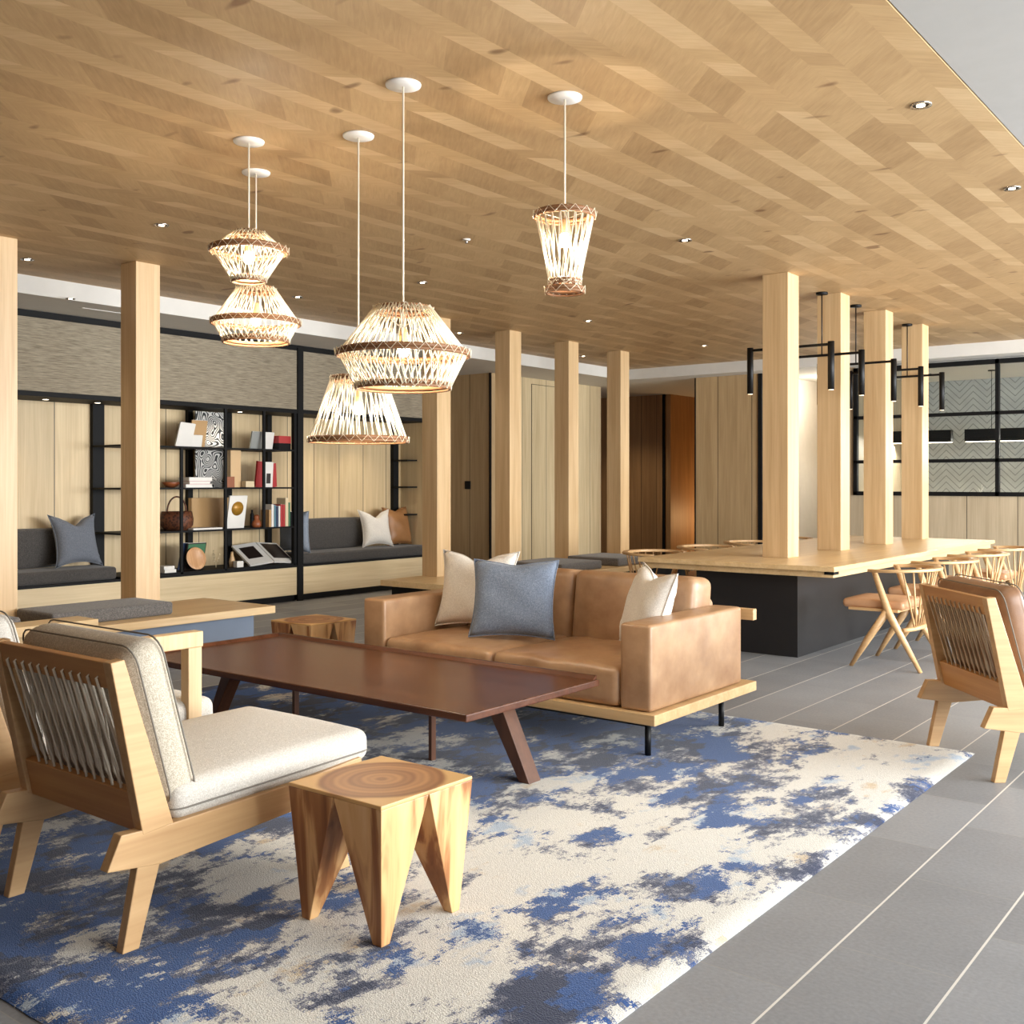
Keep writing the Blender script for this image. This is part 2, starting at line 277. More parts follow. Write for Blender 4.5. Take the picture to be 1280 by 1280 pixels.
# ---------------------------------------------------------------- mesh helpers
class MB:
    def __init__(s): s.v=[]; s.f=[]; s.sm=[]
    def add(s,vs,fs,smooth=False):
        o=len(s.v); s.v+= [tuple(v) for v in vs]; s.f+=[tuple(i+o for i in f) for f in fs]; s.sm+=[smooth]*len(fs); return s
    def box(s,x0,x1,y0,y1,z0,z1):
        if x0>x1:x0,x1=x1,x0
        if y0>y1:y0,y1=y1,y0
        if z0>z1:z0,z1=z1,z0
        return s.add([(x0,y0,z0),(x1,y0,z0),(x1,y1,z0),(x0,y1,z0),(x0,y0,z1),(x1,y0,z1),(x1,y1,z1),(x0,y1,z1)],[(0,3,2,1),(4,5,6,7),(0,1,5,4),(1,2,6,5),(2,3,7,6),(3,0,4,7)])
    def obox(s,c,size,mat):
        vs=[]
        for k in ((-1,-1,-1),(1,-1,-1),(1,1,-1),(-1,1,-1),(-1,-1,1),(1,-1,1),(1,1,1),(-1,1,1)):
            p=mat@Vector((k[0]*size[0]/2,k[1]*size[1]/2,k[2]*size[2]/2)); vs.append(Vector(c)+p)
        return s.add(vs,[(0,3,2,1),(4,5,6,7),(0,1,5,4),(1,2,6,5),(2,3,7,6),(3,0,4,7)])
    def prism(s,poly,axis,a,b):
        """poly 2D in the other two axes, extruded along axis a..b"""
        def P(u,v,w): return {'x':(w,u,v),'y':(u,w,v),'z':(u,v,w)}[axis]
        n=len(poly); vs=[P(u,v,a) for u,v in poly]+[P(u,v,b) for u,v in poly]
        fs=[tuple(range(n))[::-1],tuple(range(n,2*n))]+[(i,(i+1)%n,n+(i+1)%n,n+i) for i in range(n)]
        return s.add(vs,fs)
    def frustum(s,q0,q1):
        return s.add(list(q0)+list(q1),[(3,2,1,0),(4,5,6,7),(0,1,5,4),(1,2,6,5),(2,3,7,6),(3,0,4,7)])
    def tube(s,pts,r,n=8,closed=False,cap=True):
        pts=[Vector(p) for p in pts]; m=len(pts); rings=[]
        rr=r if isinstance(r,(list,tuple)) else [r]*m
        up0=None
        for i,p in enumerate(pts):
            if closed: t=(pts[(i+1)%m]-pts[i-1])
            else: t=(pts[min(i+1,m-1)]-pts[max(i-1,0)])
            t.normalize()
            if up0 is None: up0=Vector((0,0,1)) if abs(t.z)<.9 else Vector((1,0,0))
            a=t.cross(up0); 
            if a.length<1e-5: a=t.cross(Vector((1,0,0)))
            a.normalize(); b=a.cross(t); b.normalize(); up0=b
            rings.append([p+a*math.cos(2*PI*k/n)*rr[i]+b*math.sin(2*PI*k/n)*rr[i] for k in range(n)])
        vs=[v for R in rings for v in R]; fs=[]
        for i in range(m if closed else m-1):
            j=(i+1)%m
            for k in range(n): fs.append((i*n+k,i*n+(k+1)%n,j*n+(k+1)%n,j*n+k))
        if cap and not closed: fs+=[tuple(range(n))[::-1],tuple((m-1)*n+k for k in range(n))]
        return s.add(vs,fs,True)
    def lathe(s,prof,n=32,c=(0,0,0),cap=True):
        vs=[(c[0]+r*math.cos(2*PI*k/n),c[1]+r*math.sin(2*PI*k/n),c[2]+z) for r,z in prof for k in range(n)]
        fs=[(i*n+k,i*n+(k+1)%n,(i+1)*n+(k+1)%n,(i+1)*n+k) for i in range(len(prof)-1) for k in range(n)]
        if cap: fs+=[tuple(range(n))[::-1],tuple((len(prof)-1)*n+k for k in range(n))]
        return s.add(vs,fs,True)
    def build(s,name,mat,parent=None,bevel=0,seg=2,smooth=None):
        me=bpy.data.meshes.new(name); me.from_pydata(s.v,[],s.f); me.materials.append(mat)
        for p,k in zip(me.polygons,s.sm): p.use_smooth=k if smooth is None else smooth
        bm=bmesh.new(); bm.from_mesh(me); bmesh.ops.recalc_face_normals(bm,faces=bm.faces); bm.to_mesh(me); bm.free()
        o=bpy.data.objects.new(name,me); COL.objects.link(o)
        if parent: o.parent=parent
        if bevel:
            b=o.modifiers.new('bevel','BEVEL'); b.width=bevel; b.segments=seg; b.limit_method='ANGLE'; b.angle_limit=.6
        return o
def tag(o,label=None,cat=None,group=None,kind=None):
    if label:o['label']=label
    if cat:o['category']=cat
    if group:o['group']=group
    if kind:o['kind']=kind
    return o
def empty(name,loc=(0,0,0),rz=0,label=None,cat=None,group=None):
    o=bpy.data.objects.new(name,None); COL.objects.link(o); o.location=loc; o.rotation_euler=(0,0,rz); o.empty_display_size=.1
    return tag(o,label,cat,group)
def struct(o): o['kind']='structure'; return o
def copy_tree(o,parent=None):
    c=o.copy(); COL.objects.link(c)
    if parent: c.parent=parent
    for ch in list(o.children): copy_tree(ch,c)
    return c
def rbox(hx,hy,hz,r,bulge=0,bulgez2=0,n=14,wr=0,seed=0):
    """rounded cushion, half extents"""
    def axis(h,n):
        m=n//2; inner=h-r; pts=[]
        e=4
        for i in range(e): pts.append(-h+r*(1-math.cos(i/e*PI/2)))
        for i in range(n+1): pts.append(-inner+2*inner*i/n)
        for i in range(e): pts.append(h-r*(1-math.cos((e-1-i)/e*PI/2)))
        return pts
    X=axis(hx,n);Y=axis(hy,n);Z=axis(hz,2)
    idx={};vs=[];fs=[]
    rnd=random.Random(seed); ph=[rnd.uniform(0,6) for _ in range(6)]
    def V(a,b,c):
        k=(a,b,c)
        if k in idx: return idx[k]
        p=Vector((X[a],Y[b],Z[c])); q=Vector((max(-hx+r,min(hx-r,p.x)),max(-hy+r,min(hy-r,p.y)),max(-hz+r,min(hz-r,p.z))))
        d=p-q
        if d.length>1e-7: p=q+d.normalized()*r
        u=p.x/hx; v=p.y/hy; w=p.z/hz
        bz=bulge*(1-u*u)*(1-v*v)
        p.z+=w*bz
        if bulgez2: p.x+=u*abs(u)**3*bulgez2*(1-v*v)*(1-w*w*.8); p.y+=v*abs(v)**3*bulgez2*(1-u*u)*(1-w*w*.8)
        if wr: p.z+=wr*(math.sin(u*7+ph[0]+v*3)*math.sin(v*6+ph[1])+.5*math.sin(u*13+v*9+ph[2]))*(1-u*u)*(1 if w>0 else 0)
        idx[k]=len(vs); vs.append(p); return idx[k]
    A,B,Cn=len(X),len(Y),len(Z)
    for a in range(A-1):
        for b in range(B-1):
            fs.append((V(a,b,0),V(a,b+1,0),V(a+1,b+1,0),V(a+1,b,0))); fs.append((V(a,b,Cn-1),V(a+1,b,Cn-1),V(a+1,b+1,Cn-1),V(a,b+1,Cn-1)))
    for a in range(A-1):
        for c in range(Cn-1):
            fs.append((V(a,0,c),V(a+1,0,c),V(a+1,0,c+1),V(a,0,c+1))); fs.append((V(a,B-1,c),V(a,B-1,c+1),V(a+1,B-1,c+1),V(a+1,B-1,c)))
    for b in range(B-1):
        for c in range(Cn-1):
            fs.append((V(0,b,c),V(0,b,c+1),V(0,b+1,c+1),V(0,b+1,c))); fs.append((V(A-1,b,c),V(A-1,b+1,c),V(A-1,b+1,c+1),V(A-1,b,c+1)))
    m=MB(); m.add(vs,fs,True); return m
def piping_rect(hx,hy,z,r,rad=.003):
    pts=[]
    for cx,cy,a0 in ((hx-r,hy-r,0),(-hx+r,hy-r,90),(-hx+r,-hy+r,180),(hx-r,-hy+r,270)):
        for k in range(5):
            a=math.radians(a0+k*22.5); pts.append((cx+r*math.cos(a),cy+r*math.sin(a),z))
    m=MB(); m.tube(pts,rad,6,closed=True); return m
def pillow(hw,hh,t,n=18,chop=0,seed=0,pinch=.10):
    """square throw pillow standing in local xz plane, thickness along y, base at z=0"""
    m=MB(); vs=[]; fs=[]; rnd=random.Random(seed); ph=[rnd.uniform(0,6) for _ in range(8)]
    def P(i,j,s):
        u=-1+2*i/n; v=-1+2*j/n
        x=hw*u*(1-pinch*(1-v*v)*abs(u)**1.5); z=hh*v*(1-pinch*(1-u*u)*abs(v)**1.5)
        th=t*((1-u**4)*(1-v**4))**.6*(1-.22*(u*u+v*v)/2)
        th+=.010*math.sin(5*u+ph[0]+3*v)*math.sin(4*v+ph[1])*((1-u*u)*(1-v*v))
        fold=.018*math.exp(-((abs(u)-.82)**2+(abs(v)-.82)**2)*14)*math.sin((u*v)*22+ph[2])
        if chop and v>0: z-=chop*hh*math.exp(-(u*3.2)**2)*v*v
        return (x,s*(max(th,0)+fold*.5*(abs(u)<.99 and abs(v)<.99)),z+hh)
    for s in (-1,1):
        o=len(vs)
        for i in range(n+1):
            for j in range(n+1): vs.append(P(i,j,s))
        for i in range(n):
            for j in range(n):
                a=o+i*(n+1)+j; fs.append((a,a+1,a+n+2,a+n+1) if s>0 else (a,a+n+1,a+n+2,a+1))
    m.add(vs,fs,True)
    # seam piping around the outline
    return m
def pillow_obj(name,hw,hh,t,mat,loc,rz,tilt,label,group=None,chop=0,seed=0,roll=0,cat='pillow',pinch=.10):
    o=pillow(hw,hh,t,chop=chop,seed=seed,pinch=pinch).build(name,mat)
    bm=bmesh.new(); bm.from_mesh(o.data); bmesh.ops.remove_doubles(bm,verts=bm.verts,dist=.0006); bm.to_mesh(o.data); bm.free()
    o.location=loc; o.rotation_euler=(Matrix.Rotation(rz,3,'Z')@Matrix.Rotation(tilt,3,'X')@Matrix.Rotation(roll,3,'Y')).to_euler()
    n=18; pts=[]
    def Q(u,v):
        x=hw*u*(1-pinch*(1-v*v)*abs(u)**1.5); z=hh*v*(1-pinch*(1-u*u)*abs(v)**1.5)
        if chop and v>0: z-=chop*hh*math.exp(-(u*3.2)**2)*v*v
        return (x*1.004,0,z+hh)
    for k in range(n): pts.append(Q(-1+2*k/n,-1))
    for k in range(n): pts.append(Q(1,-1+2*k/n))
    for k in range(n): pts.append(Q(1-2*k/n,1))
    for k in range(n): pts.append(Q(-1,1-2*k/n))
    q=MB(); q.tube(pts,.0045,6,closed=True); q.build('seam',mat,o)
    return tag(o,label,cat,group)
# ================================================================= SETTING
XL=-9.65; XB=-10.22
struct(MB().box(-14,4.5,-3.5,21,-.1,0).build('floor',M['floor']))
struct(MB().box(-14,4.5,-3.62,-3.5,0,3.4).build('wall_front',M['walnut_d']))
# timber ceiling : strips of slanted end blocks, one mesh
def build_ceiling():
    vs=[];fs=[];cols=[];uvs=[]
    x=-1.304; x0=-8.84; k=0; yA,yB=-3.5,14.2
    while x>x0+1e-4:
        wdt=.115 if k%2==0 else .23
        xa=max(x-wdt,x0); w=x-xa; s=1 if k%2==0 else -1   # slant
        y=yA-.3-random.random()*.2
        while y<yB+.3:
            h=random.choice((.18,.36,.36,.54)) if k%2 else random.choice((.18,.18,.36))
            h*=random.uniform(.95,1.05)
            q=[(xa,y),(xa,y+h),(x,y+h+s*w),(x,y+s*w)]
            if min(p[1] for p in q)<yB and max(p[1] for p in q)>yA:
                q=[(a,min(max(b,yA),yB)) for a,b in q]
                o=len(vs); vs+=[(a,b,C) for a,b in q]; fs.append((o,o+1,o+2,o+3))
                c=random.random()*.6+(.42 if k%2==0 else .0)
                if random.random()<.08: c-=.3
                cols.append(max(0,min(1,c)))
                ang=(PI/4 if k%2==0 else -PI/4); r=random.random()*9
                uvs.append([(a*math.cos(ang)+b*math.sin(ang)+r,-a*math.sin(ang)+b*math.cos(ang)+r) for a,b in q])
            y+=h
        x=xa; k+=1
    # fold the slab's sides and top into the same mesh
    o=len(vs); T=C+.2
    vs+=[(x0,yA,C),(-1.304,yA,C),(-1.304,yB,C),(x0,yB,C),(x0,yA,T),(-1.304,yA,T),(-1.304,yB,T),(x0,yB,T)]
    for f in ((4,5,6,7),(0,1,5,4),(1,2,6,5),(2,3,7,6),(3,0,4,7)):
        fs.append(tuple(o+i for i in f)); cols.append(.3); uvs.append([(0,0)]*4)
    me=bpy.data.meshes.new('ceiling'); me.from_pydata(vs,[],fs); me.materials.append(M['ceil'])
    ca=me.color_attributes.new('tile','FLOAT_COLOR','CORNER'); ul=me.uv_layers.new(name='UVMap')
    for p in me.polygons:
        for i,li in enumerate(p.loop_indices):
            v=cols[p.index]; ca.data[li].color=(v,v,v,1); ul.data[li].uv=uvs[p.index][i]
    ob=bpy.data.objects.new('ceiling',me); COL.objects.link(ob); struct(ob)
build_ceiling()
# plain ceiling on the window side, a little higher than the timber
struct(MB().box(-1.298,4.5,-3.5,14.2,C+.004,C+.2).build('ceiling',M['ceilwhite']))
# perimeter soffit (left run, back run, over corridor and kitchen recess)
m=MB(); m.box(XB-.4,-8.84,-3.5,14.2,SO,C+.2); m.box(-12.5,-5.32,14.2,20.5,SO,C+.2); m.box(-5.32,4.5,14.2,14.66,SO,C+.2); struct(m.build('ceiling',M['soffit']))
struct(MB().box(-5.32,4.5,14.66,18.2,2.99,3.3).build('ceiling',M['white']))
# left wall behind the built-in
struct(MB().box(XB-.12,XB,-3.5,10.62,0,SO).build('wall_left',M['panel_l']))
m=MB(); m.box(XL-.03,XL,-3.5,10.62,2.955,SO); m.box(XB,XL+.01,-3.5,10.62,2.215,2.262); struct(m.build('trim_2',M['black_m']))
struct(MB().box(XL-.01,XL+.015,8.215,8.30,0,2.99).build('trim_3',M['black_m']))
struct(MB().box(XB,XL-.005,10.55,10.62,0,SO).build('trim_4',M['panel_l']))
for y0,y1,lb in ((-3.5,8.21,'brown grasscloth panel above the bookcase, left of the tall black post'),(8.305,10.55,'brown grasscloth panel right of the tall black post, above the pale pillow')):
    o=MB().box(XB,XL,y0,y1,2.262,2.955).build('fabric_wall_panel',M['wallfab']); tag(o,lb,'wall panel','grasscloth panels over the built-in')
# walls further along
struct(MB().box(-11.2,-9.83,12.04,12.16,0,SO).build('wall_left',M['panel_b']))
struct(MB().box(-9.95,-9.83,12.16,15.02,0,SO).build('wall_left',M['panel_w']))
struct(MB().box(-9.835,-9.805,12.02,12.045,0,SO).build('trim_5',M['black_m']))
m=MB(); m.box(-9.828,-9.822,13.05,13.056,0,2.93); m.box(-9.828,-9.822,14.0,14.006,0,2.93); m.box(-9.828,-9.822,13.05,14.0,2.924,2.93); struct(m.build('door_1',M['black_m']))
struct(MB().box(-11.3,-11.2,10.6,12.16,0,SO).build('wall_left',M['panel_b']))
# corridor
struct(MB().box(-12.4,-9.72,17,17.12,0,SO).build('wall_back',M['panel_d']))
struct(MB().box(-9.76,-9.71,16.97,17.0,0,SO).build('trim_6',M['black_m']))
struct(MB().box(-12.5,-12.4,14.5,20.5,0,SO).build('wall_left',M['panel_d']))
struct(MB().box(-9.72,-9.60,17.0,20,0,SO).build('wall_left',M['panel_d']))
struct(MB().box(-10.5,-7.5,19.9,20,0,SO).build('wall_back',M['panel_o']))
o=MB(); o.box(-9.55,-8.2,19.86,19.89,0,2.35); struct(o.build('door_2',M['panel_o']))
# back wall
YW=14.6
struct(MB().box(-7.8,-6.76,YW,YW+.12,0,SO).build('wall_back',M['panel_b']))
struct(MB().box(-7.82,-7.80,YW-.01,YW+.14,0,SO).build('trim_7',M['black_m']))
struct(MB().box(-7.8,-7.68,YW+.12,20,0,SO).build('wall_right',M['panel_b']))
struct(MB().box(-6.76,-6.70,YW-.02,YW+.12,0,SO).build('trim_8',M['black_m']))
struct(MB().box(-6.72,-6.62,YW+.12,16.6,0,SO).build('wall_right',M['white']))
struct(MB().box(-6.72,-5.3,16.6,16.72,0,SO).build('wall_back',M['panel_k']))
struct(MB().box(-5.42,-5.32,YW,18,0,SO).build('wall_right',M['panel_k']))
struct(MB().box(-5.32,4.5,YW,YW+.12,0,1.22).build('wall_back',M['panel_k']))
# kitchen
struct(MB().box(-5.32,4.5,17.2,17.3,0,3.0).build('wall_back',M['chev']))
o=MB().box(-5.3,1.5,16.55,17.18,0,1.12); struct(o.build('wall_back',M['panel_k']))
# glazed screen
win=struct(empty('window_1',(-5.32,YW,1.22)))
m=MB()
def fr(x0,x1,z0,z1): m.box(x0,x1,-.03,.04,z0-1.22,z1-1.22)
W=9.6
fr(0,W,1.22,1.275); fr(0,W,2.94,3.0); fr(0,W,1.665,1.71); fr(0,W,2.28,2.325); fr(0,.055,1.22,3.0)
for xx in (1.86,3.72,5.58,7.44): fr(xx,xx+.048,1.22,3.0)
m.build('window_frame',M['black_m'],win)
MB().box(.03,W,.002,.008,.03,1.75).build('pane',M['glass'],win)
# ================================================================= COLUMNS
colnames=[(3.606,'oak column at the left edge of the photo, rising from the bench'),(4.79,'oak column standing behind the long grey bench cushion'),(8.39,'oak column standing just behind the largest woven lamp, left of the black wall switch'),
 (9.65,'oak column behind the sofa, above the blue and pale pillows'),(10.85,'oak column behind the sofa centre, third from the right of its row'),(12.07,'farthest oak column of the left row, beside the dark corridor')]
colnames[4]=(10.85,'oak column rising between the two far bench cushions behind the sofa')
for y,lb in colnames:
    o=MB().box(-7.803,-7.583,y,y+.22,.385 if True else 0,C).build('wooden_column',M['oak'],bevel=.003); tag(o,lb,'column','oak columns along the low benches')
for y,lb in ((8.44,'nearest and widest-looking oak post standing on the long table'),(9.65,'second nearest oak post standing on the long table'),(10.9,'third nearest oak post standing on the long table'),(12.12,'farthest oak post standing on the long table')):
    o=MB().box(-3.87,-3.64,y,y+.23,.76,C).build('wooden_post',M['oak'],bevel=.003); tag(o,lb,'post','oak posts rising through the long table')
# ================================================================= BUILT-IN (left)
for y0,y1,lb in ((-3.5,8.21,'pale oak base cabinet front under the bookcase and left niche'),(8.305,10.55,'pale oak base cabinet front under the right niche seat')):
    b=empty('base_cabinet',(XL-.25,(y0+y1)/2,0),0,lb,'cabinet','pale oak base cabinets of the built-in'); h=(y1-y0)/2
    MB().box(-.29,.25,-h,h,.075,.40).build('body',M['base_l'],b)
    MB().box(-.29,.262,-h,h,.40,.425).build('top',M['black_m'],b)
    MB().box(-.29,.21,-h,h,0,.075).build('plinth',M['black_m'],b)
def seat_cushion(y0,y1,x0,x1,z0,z1,mat,lb,grp,name='seat_cushion',r=.03,bulge=.008,cat='cushion'):
    o=rbox((x1-x0)/2,(y1-y0)/2,(z1-z0)/2,r,bulge,n=8).build(name,mat); o.location=((x0+x1)/2,(y0+y1)/2,(z0+z1)/2)
    return tag(o,lb,cat,grp)
seat_cushion(2.6,5.9,-10.135,-9.67,.426,.55,M['fab_dark'],'long charcoal seat cushion in the left niche, under the grey pillow','niche seat cushions')
seat_cushion(8.32,10.53,-10.135,-9.67,.426,.55,M['fab_dark'],'charcoal seat cushion in the right niche, right of the tall black post','niche seat cushions')
seat_cushion(2.6,5.57,-10.215,-10.09,.555,.94,M['fab_dark'],'charcoal back cushion leaning on the left niche wall','niche back cushions','back_cushion')
seat_cushion(8.6,9.75,-10.215,-10.09,.555,.94,M['fab_dark'],'charcoal back cushion leaning on the right niche wall','niche back cushions','back_cushion')
pillow_obj('throw_pillow',.27,.27,.09,M['fab_grey'],(-9.89,5.62,.555),PI/2+.12,-.24,'slate grey pillow on the left niche seat',chop=.3,seed=3,pinch=.2)
pillow_obj('throw_pillow',.235,.25,.07,M['fab_pale_blue'],(-9.91,8.40,.556),.18,.05,'blue grey pillow seen through the end of the bookcase',chop=.1,seed=4)
pillow_obj('throw_pillow',.25,.25,.09,M['fab_white'],(-9.86,9.76,.555),PI/2-.15,-.22,'cream pillow in the right niche, in front of the brown one',chop=.3,seed=5,pinch=.2)
pillow_obj('throw_pillow',.26,.26,.09,M['leather_p'],(-9.96,10.27,.556),PI/2+.1,-.2,'tan brown pillow behind the cream one in the right niche',chop=.15,seed=6)
# bookcase
bc=empty('bookcase',(XL,5.57,.425),0,'black metal open bookcase with oak back in the wall niche','bookcase')
SH=[1.775,1.335,.875]
MB().box(-.565,-.51,.35,.48,.02,1.79).build('side_panel',M['black_m'],bc)
MB().box(-.05,-.0,2.60,2.64,0,1.79).build('side_panel',M['black_m'],bc)
for z in SH:
    MB().box(-.53,-.003,.35,2.62,z-.425-.009,z-.425+.009).build('shelf',M['black_m'],bc)
MB().box(-.53,0,.35,2.62,0,.02).build('shelf',M['black_m'],bc)
def ypx(px,X=XL):
    a=(px-640)/F; t=X/(FW[0]+RT[0]*a); return (FW[1]+RT[1]*a)*t
for px,z0,z1 in ((227.5,.425,1.775),(282.5,.425,2.215),(330.5,.875,2.215)):
    y=ypx(px)-5.57; MB().box(-.022,0,y-.016,y+.016,z0-.425,z1-.425).build('front_bar',M['black_m'],bc)
for px in (237,286,336):
    y=ypx(px,-10.18)-5.57; MB().box(-.565,-.51,y-.032,y+.032,.02,1.79).build('rear_upright',M['black_m'],bc)
# right end shelf
bc2=empty('bookcase',(XL,9.89,.425),0,'black metal shelf unit at the right end of the niche, beside the oak column','bookcase')
MB().box(-.567,-.51,.46,.56,0.0,1.79).build('side_panel',M['black_m'],bc2)
for z in (1.70,1.335,.96): MB().box(-.565,-.25,.46,.655,z-.425-.01,z-.425+.01).build('shelf',M['black_m'],bc2)
# --- shelf objects
def px_y(px,x=XL-.12): return ypx(px,x)
def book(name,px,z,w,h,t,mat,lb,tilt=0,lean=0,x=XL-.1,cover=None,grp=None,rz=0):
    """standing cover-forward book/box: w along Y, h up, t deep"""
    b=empty(name,(x,px_y(px,x),z),rz,lb,'book',grp)
    rm=Matrix.Rotation(lean,3,'X')@Matrix.Rotation(-tilt,3,'Y')
    m=MB(); m.obox(rm@Vector((-t/2,0,h/2)),(t,w,h),rm); m.build('cover',mat,b)
    m=MB(); m.obox(rm@Vector((-t/2+.001,0,h/2+.002)),(t*.7,w*.94,h*1.0),rm); m.build('pages',M['paper'],b)
    return b,rm
z1,z2,z3,z4=SH[0]+.0095,SH[1]+.0095,SH[2]+.0095,.4455
b,rm=book('picture_book',229,z1,.19,.26,.02,M['paper'],'white picture book propped on the top shelf, far left',tilt=-.25,lean=-.08)
b,rm=book('kraft_folder',246,z1,.2,.30,.015,M['kraft'],'kraft brown folder behind the white picture book on the top shelf',tilt=-.2,x=XL-.2)
b,rm=book('card',244,z1,.16,.13,.02,M['paper'],'pale leaf-print card in front of the kraft folder, top shelf',tilt=-.2,x=XL-.12)
b,rm=book('picture_book',319.5,z1,.15,.2,.02,M['soft_grey'],'framed grey-white booklet on the top shelf, left of the red mug',tilt=-.2,x=XL-.1)
b,rm=book('picture_book',334,z1,.15,.2,.02,M['paper'],'pale booklet behind the bar on the top shelf',tilt=-.2,x=XL-.16)
o=MB().box(-.06,.06,-.09,.09,0,.075).build('gift_box',M['black_m']); o.location=(XL-.12,px_y(352),z1); tag(o,'small black box on the top shelf under a red one','box')
o=MB().box(-.06,.06,-.09,.09,0,.085).build('gift_box',M['red']); o.location=(XL-.12,px_y(352),z1+.0755); tag(o,'small red box stacked on a black box, top shelf','box')
# swirl panel
o=MB().box(-.012,.012,-.24,.24,0,.83).build('patterned_panel',M['swirl'],bevel=.002); 
yy=(ypx(244,-9.98)+ypx(279,-9.98))/2; hw=(ypx(279,-9.98)-ypx(244,-9.98))/2
bpy.data.meshes.remove(o.data)
pt=empty('patterned_panel',(-9.98,yy,z2),0,'black and white wave-patterned panel in the bookcase','decorative panel')
MB().box(-.01,.008,-hw,hw,0,.425).build('lower_sheet',M['swirl'],pt); MB().box(-.01,.008,-hw,hw,.455,.85).build('upper_sheet',M['swirl'],pt)
# shelf 2
m=MB(); m.lathe([(.03,0),(.07,.02),(.1,.055),(.095,.06),(.06,.03)],20); o=m.build('bowl',M['copper']); o.location=(XL-.15,px_y(216),z2); tag(o,'brown bowl on the second shelf, above the basket','bowl')
for i,(mt,h,w,lb) in enumerate(((M['paper'],.035,.34,'white book at the bottom of the flat stack on the second shelf'),(M['pink'],.035,.27,'pink book in the middle of the flat stack on the second shelf'),(M['paper'],.04,.30,'white book with red spine at the top of the flat stack'))):
    b=empty('book',(XL-.13,px_y(243)+.01*i,z2+[0,.0355,.071][i]),0,lb,'book','flat stack of books, second shelf')
    MB().box(-.1,.1,-w/2,w/2,0,h*.12).build('cover',mt,b); MB().box(-.095,.096,-w/2+.004,w/2-.004,h*.12,h*.88).build('pages',M['paper'],b); MB().box(-.1,.1,-w/2,w/2,h*.88,h).build('cover',mt if i<2 else M['paper'],b)
o=MB().box(-.03,.03,-.05,.05,0,.12).build('copper_box',M['copper']); o.location=(XL-.06,px_y(286.5,XL-.06),z2); tag(o,'small copper brown box on the second shelf, beside the tall tan box','box')
o=MB().box(-.04,.04,-.07,.07,0,.42).build('tall_box',M['tanbox']); o.location=(XL-.2,px_y(292,XL-.2),z2); tag(o,'tall tan box on the second shelf','box')
o=MB().box(-.04,.04,-.06,.06,0,.07).build('small_box',M['cream'],bevel=.004); o.location=(XL-.1,px_y(310,XL-.1),z2); tag(o,'small cream box on the second shelf, left of the red books','box')
for px,mt,w,h,ln,x,lb in ((323.5,'red',.09,.30,-.06,XL-.12,'dark red book leaning left of the post on the second shelf'),(335,'paper',.13,.29,0,XL-.1,'white book with black figure between red books, second shelf'),(342,'red',.10,.28,.1,XL-.14,'bright red book right of the white one, second shelf')):
    b,rm=book('picture_book',px,z2,w,h,.03,M[mt],lb,tilt=-.06,lean=ln,x=x)
    if mt=='paper':
        m=MB(); m.obox(rm@Vector((.003,0,h*.35)),(.003,w*.45,h*.4),rm); m.build('print',M['photo'],b)
# shelf 3
bk=empty('basket',(XL-.235,px_y(221,XL-.235),z3),0,'dark brown woven basket with a hoop handle','basket')
m=MB(); m.lathe([(.13,0),(.17,.05),(.175,.12),(.16,.2),(.15,.2),(.16,.12),(.12,.02)],28); m.build('bowl',M['basket'],bk)
m=MB(); m.tube([(0,.12*math.cos(a),.19+.17*math.sin(a)) for a in [PI*k/16 for k in range(17)]],.009,8); m.build('handle',M['basket'],bk)
o=MB().box(-.11,.09,-.19,.19,0,.02).build('booklet',M['paper'],bevel=.003); o.location=(XL-.11,px_y(254,XL-.11),z3); tag(o,'white booklet lying on the third shelf','book')
o=MB().box(-.03,.03,-.26,.26,0,.34).build('display_box',M['amber']); o.location=(-10.1,px_y(262,-10.1),z3); tag(o,'amber brown box at the back of the third shelf','box')
b,rm=book('picture_book',294,z3,.24,.37,.02,M['paper'],'white book with a gold disc on its cover, third shelf',tilt=-.18)
m=MB(); m.lathe([(.08,0),(.08,.003)],28); o=m.build('gold_disc',M['gold'],b); o.rotation_euler=(rm@Matrix.Rotation(PI/2,3,'Y')).to_euler(); o.location=rm@Vector((.001,0,.225))
o=MB().lathe([(.02,0),(.022,.01),(.022,.15),(.01,.17),(.01,.2)],16).build('bottle',M['black_m']); o.location=(XL-.12,px_y(315),z3); tag(o,'slim black bottle on the third shelf','bottle')
o=MB().lathe([(.05,0),(.065,.03),(.055,.07),(.03,.09),(.038,.12),(.02,.145)],20).build('figurine',M['copper']); o.location=(XL-.1,px_y(320.5,XL-.1),z3); tag(o,'rounded bronze figurine on the third shelf','figurine')
cols3=[('kraft',.032,.20),('paper',.034,.26),('teal',.028,.25),('navy',.032,.24),('paper',.026,.24),('red',.036,.26),('red',.03,.255),('cream',.045,.33),('green',.026,.28),('black',.03,.17)]
y=px_y(331.5,XL-.1)
lab3=['kraft brown book at the left of the upright row','white book second from left in the upright row','teal book in the upright row','navy book between teal and white in the upright row','thin white book left of the red pair, upright row','wider red book in the upright row, third shelf','narrower red book in the upright row, third shelf','tall cream book, tallest of the upright row','thin green book right of the tall cream one','short black book at the right end of the upright row']
for (mt,w,h),lb in zip(cols3,lab3):
    b=empty('book',(XL-.1,y+w/2,z3),0,lb,'book','upright row of books, third shelf')
    MB().box(-.09,.07,-w/2+.001,w/2-.001,0,h).build('cover',M[mt],b); MB().box(-.088,.066,-w/2+.005,w/2-.005,h-.002,h+.002).build('pages',M['paper'],b)
    y+=w+.003
